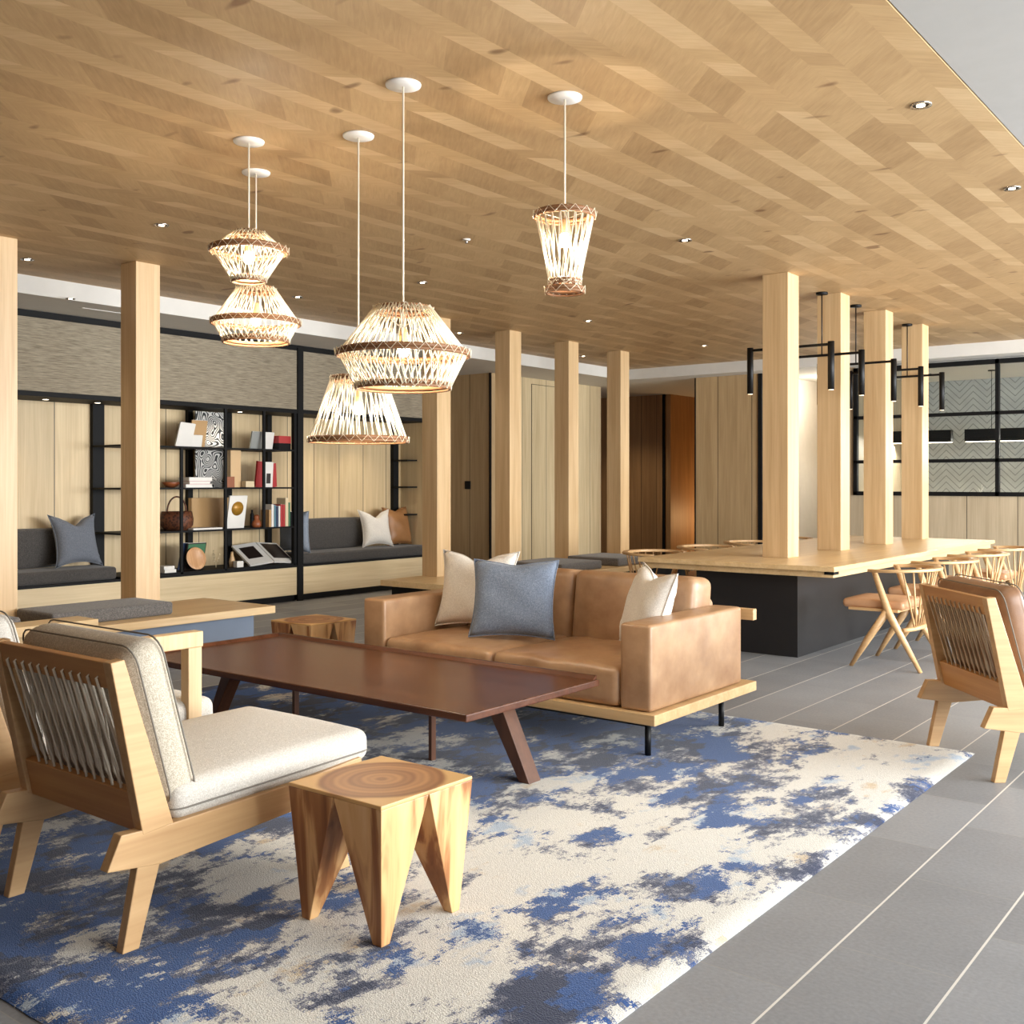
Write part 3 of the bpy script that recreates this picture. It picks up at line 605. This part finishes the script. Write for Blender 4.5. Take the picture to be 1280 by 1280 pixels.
# bottom shelf
for i in range(2):
    o=MB().box(-.07,.07,-.07+.01*i,.07,0,.035).build('booklet',M['paper'],bevel=.002); o.location=(XL-.1,px_y(207)-.02*i,z4+.036*i); tag(o,['lower white booklet beside the oak column, bottom shelf','upper white booklet beside the oak column, bottom shelf'][i],'book','white booklets by the column')
b,rm=book('magazine',233,z4,.22,.30,.01,M['navy'],'dark magazine behind the green one, bottom shelf',tilt=-.22,lean=-.05,x=XL-.24)
b,rm=book('magazine',242,z4,.24,.30,.012,M['photo'],'dark magazine with green cover photo behind the wooden plate',tilt=-.22,x=XL-.19)
m=MB(); m.obox(rm@Vector((.003,0,.235)),(.003,.22,.11),rm); m.build('cover_photo',M['green'],b)
m=MB(); m.lathe([(.0,0),(.09,.0),(.125,.02),(.12,.025),(.085,.01),(.0,.008)],28,cap=False); o=m.build('wooden_plate',M['plate']); o.rotation_euler=(0,PI/2-.25,0); o.location=(XL-.1,px_y(244,XL-.1),z4+.125); tag(o,'round wooden plate propped on the bottom shelf','plate')
def sprig(px,x,lb,h,n,seed,mat):
    e=empty('sprig',(x,px_y(px,x),z4),0,lb,'dried plant'); r=random.Random(seed); st=MB(); lf=MB()
    for k in range(n):
        a=r.uniform(0,6.28); d=r.uniform(.02,.07); top=Vector((d*math.cos(a),d*math.sin(a),h*r.uniform(.6,1)))
        st.tube([(0,0,0),(top.x*.3,top.y*.3,top.z*.55),top],.0022,5)
        for t in (.5,.7,.85,1):
            p=Vector((top.x*t,top.y*t,top.z*t)); lf.obox(p,(.004,.022,.012),Euler((r.uniform(0,3),r.uniform(0,3),0)).to_matrix())
    st.build('stem',mat,e); lf.build('leaves',mat,e)
sprig(270,XL-.2,'thin dried sprig right of the wooden plate',.2,5,3,M['cream']); 
m=MB(); m.lathe([(.03,0),(.035,.06),(.02,.12),(.012,.17)],14); o=m.build('vase',M['tanbox']); o.location=(XL-.18,px_y(290,XL-.18),z4); tag(o,'small tan vase left of the white cube','vase')
o=MB().box(-.035,.035,-.045,.045,0,.07).build('paper_cube',M['paper'],bevel=.004); o.location=(XL-.07,px_y(298,XL-.07),z4); tag(o,'small white cube in front of the open book','box')
ob=empty('open_book',(XL-.22,px_y(330,XL-.22),z4),.0,'large open book with dark photographs on the bottom shelf','book')
for s,nm in ((-1,'left_page_block'),(1,'right_page_block')):
    rm=Matrix.Rotation(.55,3,'Y')@Matrix.Rotation(s*-.10,3,'X'); c=rm@Vector((0,s*.165,.014))+Vector((0,0,.125))
    m=MB(); m.obox(c,(.40,.32,.022),rm); pg=m.build(nm,M['paper'],ob)
    m=MB(); m.obox(c+rm@Vector((-.02 if s<0 else -.02,s*.01,.013)),(.22 if s<0 else .30,.2 if s<0 else .26,.002),rm); m.build('photograph',M['photo'],pg)
# niche downlights
for px,y0,lb in ((57,495,'small downlight in the left niche top'),(122,500,'small downlight over the black bookcase side'),(300,515,'small downlight over the bookcase centre')):
    yv=ypx(px,-9.9); e=empty('niche_downlight',(-9.9,yv,2.214),0,lb,'downlight','niche downlights'); MB().lathe([(.035,-.006),(.035,0)],20).build('ring',M['chrome'],e); MB().lathe([(.026,-.008),(.026,-.004)],20).build('lens',M['led2'],e)
# wall switch
o=MB().box(-.055,.055,-.012,0,-.06,.06).build('wall_switch',M['black'],bevel=.004); o.location=(-10.29+.03,12.04,1.36); tag(o,'small black square switch on the brown wall behind the columns','switch')
# ================================================================= LOW BENCHES
def bench(name,x0,x1,y0,y1,lb,panel,inset=.13):
    b=empty(name,((x0+x1)/2,(y0+y1)/2,0),0,lb,'bench'); hx=(x1-x0)/2; hy=(y1-y0)/2
    MB().box(-hx,hx,-hy,hy,.325,.385).build('bench_top',M['oak_y'],b,bevel=.003)
    MB().box(-hx+.05,hx-inset,-hy+.12,hy-.12,0,.325).build('base',panel,b)
    return b
bench('low_bench',-7.83,-6.87,1.6,5.62,'long low oak bench with blue grey base, behind the coffee table',M['blue_panel'])
bench('low_bench',-7.83,-6.72,7.78,12.75,'low oak bench with black base running behind the sofa',M['black_m'])
o=MB().box(-7.03,-6.76,1.6,3.98,.386,.452).build('bench_ledge',M['oak_y'],bevel=.003); tag(o,'pale oak ledge board on the long bench, above the near armchair','shelf')
def bcush(x0,x1,y0,y1,lb):
    return seat_cushion(y0,y1,x0,x1,.386,.482,M['fab_bench'],lb,'grey bench cushions','bench_cushion',r=.022,bulge=.006)
bcush(-7.56,-7.04,3.80,4.77,'long grey bench cushion in front of the second oak column')
bcush(-7.56,-7.04,2.4,3.58,'grey bench cushion at the left edge of the photo')
bcush(-7.56,-6.80,9.60,10.42,'dark grey bench cushion behind the sofa, nearer of the two')
bcush(-7.56,-6.80,10.78,11.55,'dark grey bench cushion behind the sofa, farther of the two')
# ================================================================= LONG TABLE
tb=empty('long_table',(-3.83,10.1,0),0,'long oak communal table with black base and four posts through it','table')
MB().box(-.86,.86,-2.36,2.4,.722,.76).build('tabletop',M['oak_y'],tb,bevel=.003)
MB().box(-.83,.83,-2.30,2.34,.672,.720).build('underframe',M['oak_y'],tb,bevel=.003)
MB().box(-.45,.452,-2.08,2.1,0,.672).build('base',M['base_dark'],tb)
MB().box(.76,.835,-2.305,-2.2,.695,.722).build('socket_plate',M['black_m'],tb)
# ---- dining chair (front = +y)
def dining_chair():
    r=empty('dining_chair'); 
    oc=M['oak_chair']
    for s in (-1,1):
        x=s*.27; m=MB()
        m.tube([(x*1.07,-.27,0),(x,-.03,.42),(x*.98,.07,.70),(x*.98,.085,.735)],[.016,.032,.022,.019],8); m.build('rear_leg',oc,r)
        m=MB(); m.tube([(x*1.07,.25,0),(x*1.02,.12,.22),(x,-.02,.435)],[.015,.027,.030],8); m.build('front_leg',oc,r)
    # arm / back rail: flattened bent hoop
    m=MB(); pts=[]; n=22
    for k in range(n+1):
        a=-.18*PI+ (1.36*PI)*k/n; pts.append((.335*math.cos(a),-.03-.27*math.sin(a)))
    vs=[];fs=[]
    for k,(x,y) in enumerate(pts):
        t=k/n; w=.034+.034*math.sin(PI*t)**2; l=math.hypot(x,y+.03); nx,ny=x/l,(y+.03)/l; zt=.745+.012*math.sin(PI*t); th=.026
        for dw,dz in ((-w/2,0),(w/2,.004),(w/2,th),(-w/2,th)): vs.append((x+nx*dw,y+ny*dw,zt-th+dz+.0))
    for k in range(n):
        for j in range(4): fs.append((k*4+j,k*4+(j+1)%4,(k+1)*4+(j+1)%4,(k+1)*4+j))
    fs+=[(3,2,1,0),tuple(n*4+j for j in range(4))]
    m.add(vs,fs,True); o=m.build('back_rail',oc,r,bevel=.006)
    m=MB(); m.tube([(-.27,-.14,.30),(-.14,-.18,.30),(0,-.19,.30),(.14,-.18,.30),(.27,-.14,.30)],.017,8); m.build('rear_stretcher',oc,r)
    for k in range(9):
        u=(k-4)/4; a=PI/2-u*1.12
        m=MB(); m.tube([(u*.15,-.185,.30),(.325*math.cos(a),-.03-.26*math.sin(a),.735)],[.008,.0065],6); m.build('spindle',oc,r)
    s=rbox(.25,.235,.034,.03,.014,n=8).build('seat_cushion',M['leather_s'],r); s.location=(0,.10,.475)
    MB().box(-.265,.265,-.1,.28,.425,.447).build('seat_frame',oc,r,bevel=.005)
    return r
dc=dining_chair(); first=True
rowR=[(8.21,'nearest dining chair on the right side of the long table'),(9.24,'second nearest dining chair on the right side of the long table'),(10.28,'third dining chair on the right side of the long table, above the brown lounge chair'),(11.32,'farthest dining chair on the right side of the long table')]
rowL=[(8.6,'nearest dining chair on the far left side of the long table, just above the sofa'),(9.64,'second dining chair on the far left side of the long table'),(10.68,'third dining chair on the far left side of the long table, seen between posts'),(11.7,'farthest dining chair on the far left side of the long table')]
for i,(y,lb) in enumerate(rowR+rowL):
    o=dc if first else copy_tree(dc); first=False
    if i<4: o.location=(-2.66,y,0); o.rotation_euler=(0,0,PI/2)
    else: o.location=(-4.98,y,0); o.rotation_euler=(0,0,-PI/2)
    tag(o,lb,'chair','spindle-back dining chairs along the long table')
# ---- bar pendants above the long table
def bar_light():
    r=empty('bar_pendant'); k=M['black']
    MB().lathe([(.055,-.02),(.055,0)],20).build('canopy',k,r)
    m=MB(); m.tube([(0,0,-.02),(0,0,-.585)],.006,8); m.build('rod',k,r)
    m=MB(); m.box(-.385,.385,-.011,.011,-.60,-.578); m.build('crossbar',k,r)
    for s in (-1,1):
        m=MB(); m.lathe([(.028,-.98),(.028,-.565)],20,(s*.375,0,0)); t=m.build('tube_lamp',k,r)
        m=MB(); m.lathe([(.022,-.984),(.022,-.979)],16,(s*.375,0,0)); m.build('lens',M['tube_glow'],t)
    return r
bl=bar_light()
bl_lab=['nearest black two-tube pendant over the long table','second black two-tube pendant over the long table','third black two-tube pendant, between the second and third posts','fourth black two-tube pendant, right behind the third post','farthest black two-tube pendant, in front of the fourth post']
for i,y in enumerate((8.81,9.55,10.44,11.30,12.05)):
    o=bl if i==0 else copy_tree(bl); o.location=(-3.784,y,C-.001); tag(o,bl_lab[i],'pendant light','black two-tube pendants over the long table')
# ================================================================= kitchen lamps
def klamp(x0,x1,lb):
    e=empty('linear_pendant',((x0+x1)/2,15.9,2.99),0,lb,'pendant light','black linear lamps in the kitchen'); h=(x1-x0)/2; zt=2.16-2.99; zb=1.985-2.99
    MB().box(-h,h,-.06,.06,zb,zt).build('housing',M['black_m'],e); MB().box(-h+.01,h-.01,-.05,.05,zb-.008,zb).build('diffuser',M['led'],e)
    for s in (-1,1):
        m=MB(); m.tube([(s*h*.45,0,zt),(s*h*.45,0,-.01)],.004,6); m.build('rod',M['black'],e)
        MB().lathe([(.05,-.012),(.05,0)],16,(s*h*.45,0,0)).build('canopy',M['black'],e)
def kx(px): 
    a=(px-640)/F; t=15.9/(FW[1]+RT[1]*a); return (FW[0]+RT[0]*a)*t
klamp(kx(1085),kx(1190),'black linear lamp in the kitchen, left of the other'); klamp(kx(1207),kx(1330),'black linear lamp in the kitchen, at the right edge of the photo')
m=MB(); 
for a,d,h in ((.2,.03,.12),(1.5,.04,.15),(3.6,.03,.10)): m.tube([(0,0,0),(d*math.cos(a)*.4,d*math.sin(a)*.4,h*.6),(d*math.cos(a),d*math.sin(a),h)],[.006,.004,.002],6)
o=m.build('white_sprig',M['paper']); o.location=(kx(1232)*1.0,14.8,1.345); o.location=(-3.56-.1,14.69,1.22); tag(o,'small white coral-like sprig on the sill behind the glass','ornament')
# ================================================================= RUG
def rug():
    x0,x1,y0,y1=-6.04,-1.46,1.39,5.73; nx,ny=120,110; vs=[];fs=[]
    r=random.Random(4)
    for i in range(nx+1):
        for j in range(ny+1):
            u=i/nx; v=j/ny; e=min(u*(x1-x0),(1-u)*(x1-x0),v*(y1-y0),(1-v)*(y1-y0))
            x=x0+(x1-x0)*u; y=y0+(y1-y0)*v
            jx=0 if e>0 else r.uniform(-.003,.003)
            vs.append((x+jx,y+jx,.004+.014*min(1,e/.02)))
    for i in range(nx):
        for j in range(ny):
            a=i*(ny+1)+j; fs.append((a,a+ny+1,a+ny+2,a+1))
    m=MB(); m.add(vs,fs,True); m.box(x0,x1,y0,y1,0.0005,.004)
    o=m.build('area_rug',M['rug']); return tag(o,'large wool rug with abstract blue, navy and cream pattern on the tile floor','rug')
rug(); RZ=.018
# ================================================================= COFFEE TABLE
ct=empty('coffee_table',(-4.1,3.88,RZ),0,'long low walnut coffee table with raised rim and splayed legs','coffee table')
X0,X1,Y0,Y1=-1.23,1.22,-.51,.51; ZT=.402-.0
m=MB(); m.box(X0,X1,Y0,Y1,ZT-.034,ZT); m.build('tabletop',M['walnut'],ct,bevel=.006)
m=MB(); m.prism([(Y1-.03,ZT),(Y1,ZT),(Y1+.006,ZT+.017),(Y1-.010,ZT+.017)],'x',X0,X1-.02); m.build('rim',M['walnut'],ct)
m=MB(); m.prism([(X0+.03,ZT),(X0,ZT),(X0-.006,ZT+.017),(X0+.010,ZT+.017)],'y',Y0,Y1); m.build('rim',M['walnut'],ct)
for s in (-1,1):
    m=MB(); xb=s*1.17; xt=s*.97
    m.frustum([(xb-.03,-.045,0),(xb+.03,-.045,0),(xb+.03,.045,0),(xb-.03,.045,0)],[(xt-.05,-.045,ZT-.034),(xt+.05,-.045,ZT-.034),(xt+.05,.045,ZT-.034),(xt-.05,.045,ZT-.034)]); m.build('leg',M['walnut_d'],ct,bevel=.003)
for x in (-.47,.56): MB().box(x-.010,x+.010,-.016,.016,0,ZT-.06).build('steel_leg',M['walnut_d'],ct)
m=MB(); m.box(-1.02,1.02,-.40,-.375,ZT-.062,ZT-.034); m.box(-1.02,1.02,.375,.40,ZT-.062,ZT-.034); m.box(-1.02,-.99,-.375,.375,ZT-.062,ZT-.034); m.box(.99,1.02,-.375,.375,ZT-.062,ZT-.034); m.box(-1.0,1.0,-.02,.02,ZT-.062,ZT-.034); m.build('steel_frame',M['black'],ct)
# ================================================================= STOOLS
def stool():
    r=empty('stump_stool'); h=.207; T=.45-RZ; 
    for sx in (-1,1):
        for sy in (-1,1):
            a=h; b0=h-.012; w=.036
            def q(lo,hi,z): 
                x0,x1=sx*lo,sx*hi; y0,y1=sy*lo,sy*hi
                return [(x0,y0,z),(x1,y0,z),(x1,y1,z),(x0,y1,z)]
            m=MB(); m.frustum(q(h-.03-w,h-.03,0),q(.0015,h,T-.012)); m.build('leg',M['stool'],r,bevel=.002)
    m=MB(); m.box(-h,h,-h,h,T-.012,T); m.build('top',M['endgrain'],r,bevel=.003)
    return r
st=stool(); st.location=(-2.405,2.395,RZ); tag(st,'solid wood stump stool with pointed legs, between the armchair and the camera','stool','stump stools')
s2=copy_tree(st); s2.location=(-5.58,4.90,RZ); tag(s2,'smaller-looking stump stool beyond the coffee table, left of the sofa','stool','stump stools')
# ================================================================= SOFA
sf=empty('sofa',(-3.73,5.1,0),0,'tan leather two-seat sofa on an oak platform with black legs','sofa')
# local: front -y
hw=1.03
MB().box(-hw-.03,hw+.04,-.55,.62,.185,.240).build('platform',M['oak_x'],sf,bevel=.004)
MB().box(-hw+.03,hw-.03,-.50,.56,.165,.185).build('steel_subframe',M['black'],sf)
for x in (-.97,.99):
    for y in (-.48,.33):
        m=MB(); m.lathe([(.016,RZ if True else 0),(.016,.17)],14,(x,y,0)); m.build('leg',M['black'],sf)
for s in (-1,1):
    o=rbox(.092,.515,.22,.02,.003,n=8).build('arm',M['leather'],sf); o.location=(s*(hw-.092),-.005,.462)
for s in (-1,1):
    o=rbox(.421,.40,.105,.045,.022,bulgez2=.0,n=14,wr=.006,seed=s+3).build('seat_cushion',M['leather'],sf); o.location=(s*.4225,-.125,.348)
for s in (-1,1):
    o=rbox(.421,.30,.125,.055,.02,n=12,wr=.004,seed=s+9).build('back_cushion',M['leather'],sf); o.rotation_euler=(PI/2-.12,0,0); o.location=(s*.4225,.375,.55)
o=rbox(.843,.07,.24,.05,.0,n=8).build('back_shell',M['leather'],sf); o.location=(0,.48,.485)
MB().box(-hw-.03,hw+.05,.555,.60,.60,.665).build('back_rail',M['oak_x'],sf,bevel=.004)
for x in (-.80,.80): MB().box(x-.03,x+.03,.56,.595,.24,.60).build('back_post',M['oak_x'],sf)
pillow_obj('throw_pillow',.275,.25,.085,M['fab_white'],(-4.31,5.10,.474),.22,-.24,'cream pillow at the left end of the sofa, behind the blue one',chop=.2,seed=11,pinch=.14)
pillow_obj('throw_pillow',.262,.237,.085,M['fab_blue'],(-3.84,4.90,.476),.42,-.26,'blue grey pillow leaning in the middle left of the sofa',chop=.06,seed=12)
pillow_obj('throw_pillow',.235,.235,.085,M['fab_white'],(-3.06,5.02,.475),-.62,-.30,'cream pillow at the right end of the sofa against the arm',pinch=.13,chop=.2,seed=13,roll=.06)
# ================================================================= LOUNGE CHAIRS (front = +y)
def lounge(arm=False,cmat=None,bmat=None,cordm=None,rear=None,nm='lounge_chair'):
    r=empty(nm); hw=.360; t=.042; oc=M['oak_chair']
    for s in (-1,1):
        x0,x1=(s*hw,s*(hw-t)); 
        m=MB(); m.prism([(-.085,.255),(-.04,.352),(.13,.345),(.60,.36),(.92,.385),(.94,.31),(.60,.265),(.09,.232)],'x',x0,x1); m.build('side_rail',oc,r,bevel=.003)
        m=MB(); m.prism([(-.075,.86),(-.03,.865),(.135,.345),(.03,.335)],'x',x0+s*.001,x1-s*.001); m.build('back_post',oc,r,bevel=.003)
        m=MB(); m.prism([(.018,.26),(.095,.25),(.02,0.0),(-.035,0.0)],'x',x0-s*.003,x1+s*.003); m.build('rear_leg',oc,r,bevel=.003)
        m=MB(); m.prism([(.70,.29),(.79,.30),(.87,0.0),(.82,0.0)],'x',x0-s*.003,x1+s*.003); m.build('front_leg',oc,r,bevel=.003)
    xi=hw-t
    m=MB(); m.prism([(-.072,.858),(-.040,.860),(-.016,.785),(-.050,.775)],'x',-xi,xi); m.build('top_rail',M['oak_shaded'] if rear is None else rear,r,bevel=.003)
    m=MB(); m.prism([(.020,.455),(.050,.462),(.082,.335),(.045,.33)],'x',-xi,xi); m.build('lower_rail',M['oak_shaded'] if rear is None else rear,r,bevel=.003)
    m=MB(); m.prism([(.85,.36),(.88,.36),(.88,.31),(.85,.31)],'x',-xi,xi); m.build('front_rail',oc,r)
    m=MB(); m.box(-xi,xi,.14,.86,.335,.35); m.build('seat_deck',M['black_m'],r)
    c=MB(); n=12
    for k in range(n):
        x=-xi+.05+(2*xi-.1)*k/(n-1); dx=.028
        c.tube([(x,-.046,.818),(x-.004,-.064,.805),(x+dx*.7,-.022,.64),(x+dx,.022,.49),(x+dx,.034,.43),(x+dx,.052,.43)],.0042,6)
        c.tube([(x,-.046,.818),(x,-.030,.80),(x+dx+.012,.040,.50),(x+dx,.052,.43)],.0042,6)
        c.tube([(x,-.030,.80),(x-.012,.030,.50),(x,.052,.45)],.0042,6)
    c.build('back_cords',cordm or M['cord'],r)
    s=rbox(.352,.42,.058,.042,.035,n=14).build('seat_cushion',cmat,r); s.location=(0,.56,.408); s.rotation_euler=(.03,0,0)
    piping_rect(.354,.422,-.018,.05).build('piping',M['pipe'],s)
    b=rbox(.338,.262,.072,.06,.02,n=14).build('back_cushion',bmat or cmat,r); b.location=(0,.125,.650); b.rotation_euler=(PI/2+.27,0,0)
    b.rotation_euler=(PI/2-.27+PI,0,0) if False else (PI/2+.0,0,0)
    b.rotation_euler=(math.radians(90-(-15)),0,0)
    piping_rect(.340,.264,.045,.06).build('piping',M['pipe'],b)
    piping_rect(.340,.264,-.045,.06).build('piping',M['pipe'],b)
    if arm:
        x0,x1=hw-.05,hw+.01
        m=MB(); m.box(x0,x1,-.02,.90,.70,.765); m.build('armrest',M['oak'],r,bevel=.004)
        m=MB(); m.box(x0+.003,x1-.003,.83,.895,.355,.70); m.build('arm_post',M['oak'],r,bevel=.003)
    return r
A=lounge(False,M['fab_chair'],M['fab_back']); A.location=(-3.150,1.755,RZ-.002); tag(A,'oak lounge chair with cord back and oatmeal cushions, nearest the camera','armchair','cord-back lounge chairs')
B=lounge(True,M['fab_chair']); B.location=(-4.085,1.76,RZ-.002); tag(B,'oatmeal lounge chair with an oak armrest, cut off at the left edge of the photo','armchair','cord-back lounge chairs')
CC=lounge(False,M['leather_b'],None,flat('cord_brown',(184,160,130),.6)); CC.location=(-1.455,5.53,0); CC.rotation_euler=(0,0,math.radians(-49)); tag(CC,'brown leather lounge chair with cord back at the right edge of the photo','armchair','cord-back lounge chairs')
# ================================================================= WOVEN PENDANTS
def woven(px,cy,prof,bulb_y,lb,nst,band=None):
    x,y,_=at(px,cy,C); D=x*FW[0]+y*FW[1]
    Z=lambda py: H-(py-HY)*D/F
    R=lambda h: h*D/F
    e=empty('woven_pendant',(x,y,C-.001),0,lb,'pendant light','woven bamboo pendant lamps')
    pr=[(R(h),Z(py)-C) for py,h in prof]
    MB().lathe([(.02,-.012),(.078,-.010),(.08,-.004),(.08,0)],36).build('canopy',M['canopy'],e)
    m=MB(); m.tube([(0,0,-.01),(0,0,Z(bulb_y)-C+.07)],.0045,8); m.build('cord',M['cord'],e)
    m=MB(); m.lathe([(.018,0),(.02,.05),(.012,.07)],16,(0,0,Z(bulb_y)-C+.03)); m.build('lamp_holder',M['tanbox'],e)
    zb=Z(bulb_y)-C
    m=MB(); m.lathe([(.004,-.034),(.018,-.029),(.028,-.012),(.029,.002),(.022,.02),(.014,.034)],20,(0,0,zb)); m.build('bulb',M['bulb'],e)
    for k in range(len(pr)-1):
        (r0,z0),(r1,z1)=pr[k],pr[k+1]; m=MB(); n=nst if r0+r1>.2 else int(nst*.7)
        for i in range(n):
            a=2*PI*i/n+random.uniform(-.02,.02)
            for tw in (1,-1):
                b=a+tw*(PI*2/n)*(1.15 if k!=1 or abs(r0-r1)<.04 else 1.5)+random.uniform(-.03,.03); rr=1+tw*.008
                m.tube([(r0*rr*math.cos(a),r0*rr*math.sin(a),z0+.012),(r1*rr*math.cos(b),r1*rr*math.sin(b),z1-.012)],.0027,5)
        m.build('woven_shade',M['bamboo'],e)
    for k,(r0,z0) in enumerate(pr):
        m=MB(); m.tube([((r0-.004)*math.cos(2*PI*i/40),(r0-.004)*math.sin(2*PI*i/40),z0+.004) for i in range(40)],.011,6,closed=True)
        m.tube([((r0+.001)*math.cos(2*PI*i/40),(r0+.001)*math.sin(2*PI*i/40),z0-.012) for i in range(40)],.007,6,closed=True)
        m.build('rim',M['rim'],e)
        nb=int(r0*110)*2; m=MB(); m.tube([((r0+.009+.002*(i%2))*math.cos(2*PI*i/nb),(r0+.009+.002*(i%2))*math.sin(2*PI*i/nb),z0+(.014 if i%2 else -.018)) for i in range(nb)],.0015,4,closed=True)
        m.build('binding',M['bamboo'],e)
    # spreader wires in the top ring
    m=MB(); r0,z0=pr[0]
    for a in (0,PI/3*2,PI/3*4): m.tube([(0,0,zb+.095),(r0*math.cos(a),r0*math.sin(a),z0)],.002,5)
    m.build('spreader',M['cord'],e)
    return (x,y,Z(bulb_y))
bulbs=[]
bulbs.append(woven(311,176,[(293,20),(312,47),(349,20)],322,'small double-cone woven pendant hanging just above the other one at left',30))
bulbs.append(woven(320,215,[(362,23),(402,54),(425,40)],400,'diamond-shaped woven pendant, lower of the pair at left',34))
bulbs.append(woven(448,169,[(473,33),(549,61)],510,'cone-shaped woven pendant hanging lowest',40))
bulbs.append(woven(504,105,[(387,35),(441,82),(482,58)],437,'largest woven pendant, wide diamond shape with a long cord',48))
bulbs.append(woven(706,121,[(268,37),(352,19),(362,23)],300,'narrow tapered woven pendant at the right of the group',22))
def lamp(kind,name,loc,energy,color,**k):
    l=bpy.data.lights.new(name,kind); l.energy=energy; l.color=color
    for a,v in k.items(): setattr(l,a,v)
    o=bpy.data.objects.new(name,l); COL.objects.link(o); o.location=loc; return o
WARM=(1,.80,.58)
for b in bulbs:
    lamp('POINT','pendant_glow',(b[0],b[1],b[2]-.045),15,(1,.90,.74),shadow_soft_size=.03)
# ================================================================= DOWNLIGHTS
dl=[(1151,131,'large downlight near the white ceiling edge'),(1265,235,'downlight near the right edge of the photo'),(856,300,'downlight in the middle of the timber ceiling'),(202,281,'downlight left of the small woven pendants'),(34,324,'downlight at the far left of the timber ceiling'),(528,353,'downlight just above the largest woven pendant'),(735,401,'downlight above the fourth oak column behind the sofa'),(880,432,'downlight near the far edge of the timber ceiling'),(372,371,'downlight beside the lower left pendant'),(574,416,'downlight beside the third oak column'),(729,445,'downlight between the far columns')]
def downl(x,y,z,lb,grp,r=.05):
    e=empty('downlight',(x,y,z),0,lb,'downlight',grp)
    MB().lathe([(r*.72,-.003),(r,-.006),(r*1.02,-.001),(r*1.02,0)],28,cap=False).build('trim_ring',M['chrome'],e)
    MB().lathe([(r*.72,-.003),(.0001,-.001)],28,cap=False).build('reflector',M['black'],e)
    MB().lathe([(r*.40,-.006),(r*.40,-.002)],20).build('lens',M['lens'],e)
    return e
for px,py,lb in dl:
    x,y,_=at(px,py,C); downl(x,y,C-.0005,lb,'timber ceiling downlights')
    o=lamp('SPOT','downlight_beam',(x,y,C-.03),26,(1,.90,.76),spot_size=1.5,spot_blend=.8,shadow_soft_size=.04)
x,y,_=at(88,373,SO); downl(x,y,SO-.0005,'small downlight in the pale soffit at left','soffit downlights',.04)
o=MB().box(-.03,.03,-.3,.3,-.004,0).build('linear_vent',M['white']); x,y,_=at(138,390,SO); o.location=(x,y,SO); tag(o,'thin white slot vent in the soffit above the grasscloth panel','vent')
x,y,_=at(583,299,C)
e=empty('sprinkler_head',(x,y,C),0,'tiny white sprinkler head on the timber ceiling between the pendants','sprinkler'); MB().lathe([(.03,-.006),(.03,0)],20).build('plate',M['canopy'],e); MB().lathe([(.012,-.03),(.008,-.006)],12).build('nozzle',M['chrome'],e)
# ================================================================= LIGHT
w=bpy.data.worlds.new('world'); S.world=w; w.use_nodes=True; bg=w.node_tree.nodes['Background']
sky=w.node_tree.nodes.new('ShaderNodeTexSky'); sky.sky_type='HOSEK_WILKIE'; sky.turbidity=6; sky.sun_direction=(-.4,-.3,.85)
mx=w.node_tree.nodes.new('ShaderNodeMix'); mx.data_type='RGBA'; mx.inputs[0].default_value=.85; w.node_tree.links.new(sky.outputs[0],mx.inputs[6]); mx.inputs[7].default_value=(.92,.95,1,1)
w.node_tree.links.new(mx.outputs[2],bg.inputs[0]); bg.inputs[1].default_value=.15
def area(name,loc,rot,sx,sy,e,c):
    o=lamp('AREA',name,loc,e,c,shape='RECTANGLE',size=sx,size_y=sy); o.rotation_euler=rot; return o
area('window_daylight_and_fill_right',(4.4,9.9,1.75),(0,PI/2+.0,0),2.5,8.8,1450,(.95,.98,1))      # faces -x
area('window_daylight_and_fill_right',(4.4,3.2,1.75),(0,PI/2,0),2.5,4.0,430,(.95,.98,1))  # added nearer fill, lifts the dark foreground
area('fill_rear',(-4.0,-3.3,1.7),(PI/2,0,0),11,2.4,4,(.97,.98,1))         # faces +y; weak added fill, the wall behind it has no window
# niche and back-of-house light
for y in (3.6,4.8): lamp('SPOT','niche_beam',(-9.9,y,2.2),22,(1,.88,.7),spot_size=1.9,spot_blend=.9,shadow_soft_size=.05)
for y in (6.2,7.3,8.9,9.6): lamp('SPOT','niche_beam',(-9.8,y,2.2),20,(1,.88,.7),spot_size=1.9,spot_blend=.9,shadow_soft_size=.05)
area('kitchen_led',(-3.2,16.3,1.95),(-.5,0,0),5.2,.1,105,(1,.93,.8))
area('kitchen_ceiling_light',(-2.5,15.4,2.95),(0,0,0),4,.3,7,(1,.95,.86))
lamp('POINT','corridor_lamp',(-8.8,18.4,.7),30,(1,.62,.28),shadow_soft_size=.2)
lamp('POINT','recess_lamp',(-6.0,15.6,2.7),22,(1,.9,.75),shadow_soft_size=.15)
# ================================================================= VIEW
lamp('SPOT','corridor_beam',(-10.2,15.8,2.98),60,(1,.85,.62),spot_size=2.0,spot_blend=.9,shadow_soft_size=.05)
S.view_settings.view_transform='Standard'; S.view_settings.look='None'; S.view_settings.gamma=1; S.view_settings.exposure=0.33
S.view_settings.use_curve_mapping=False
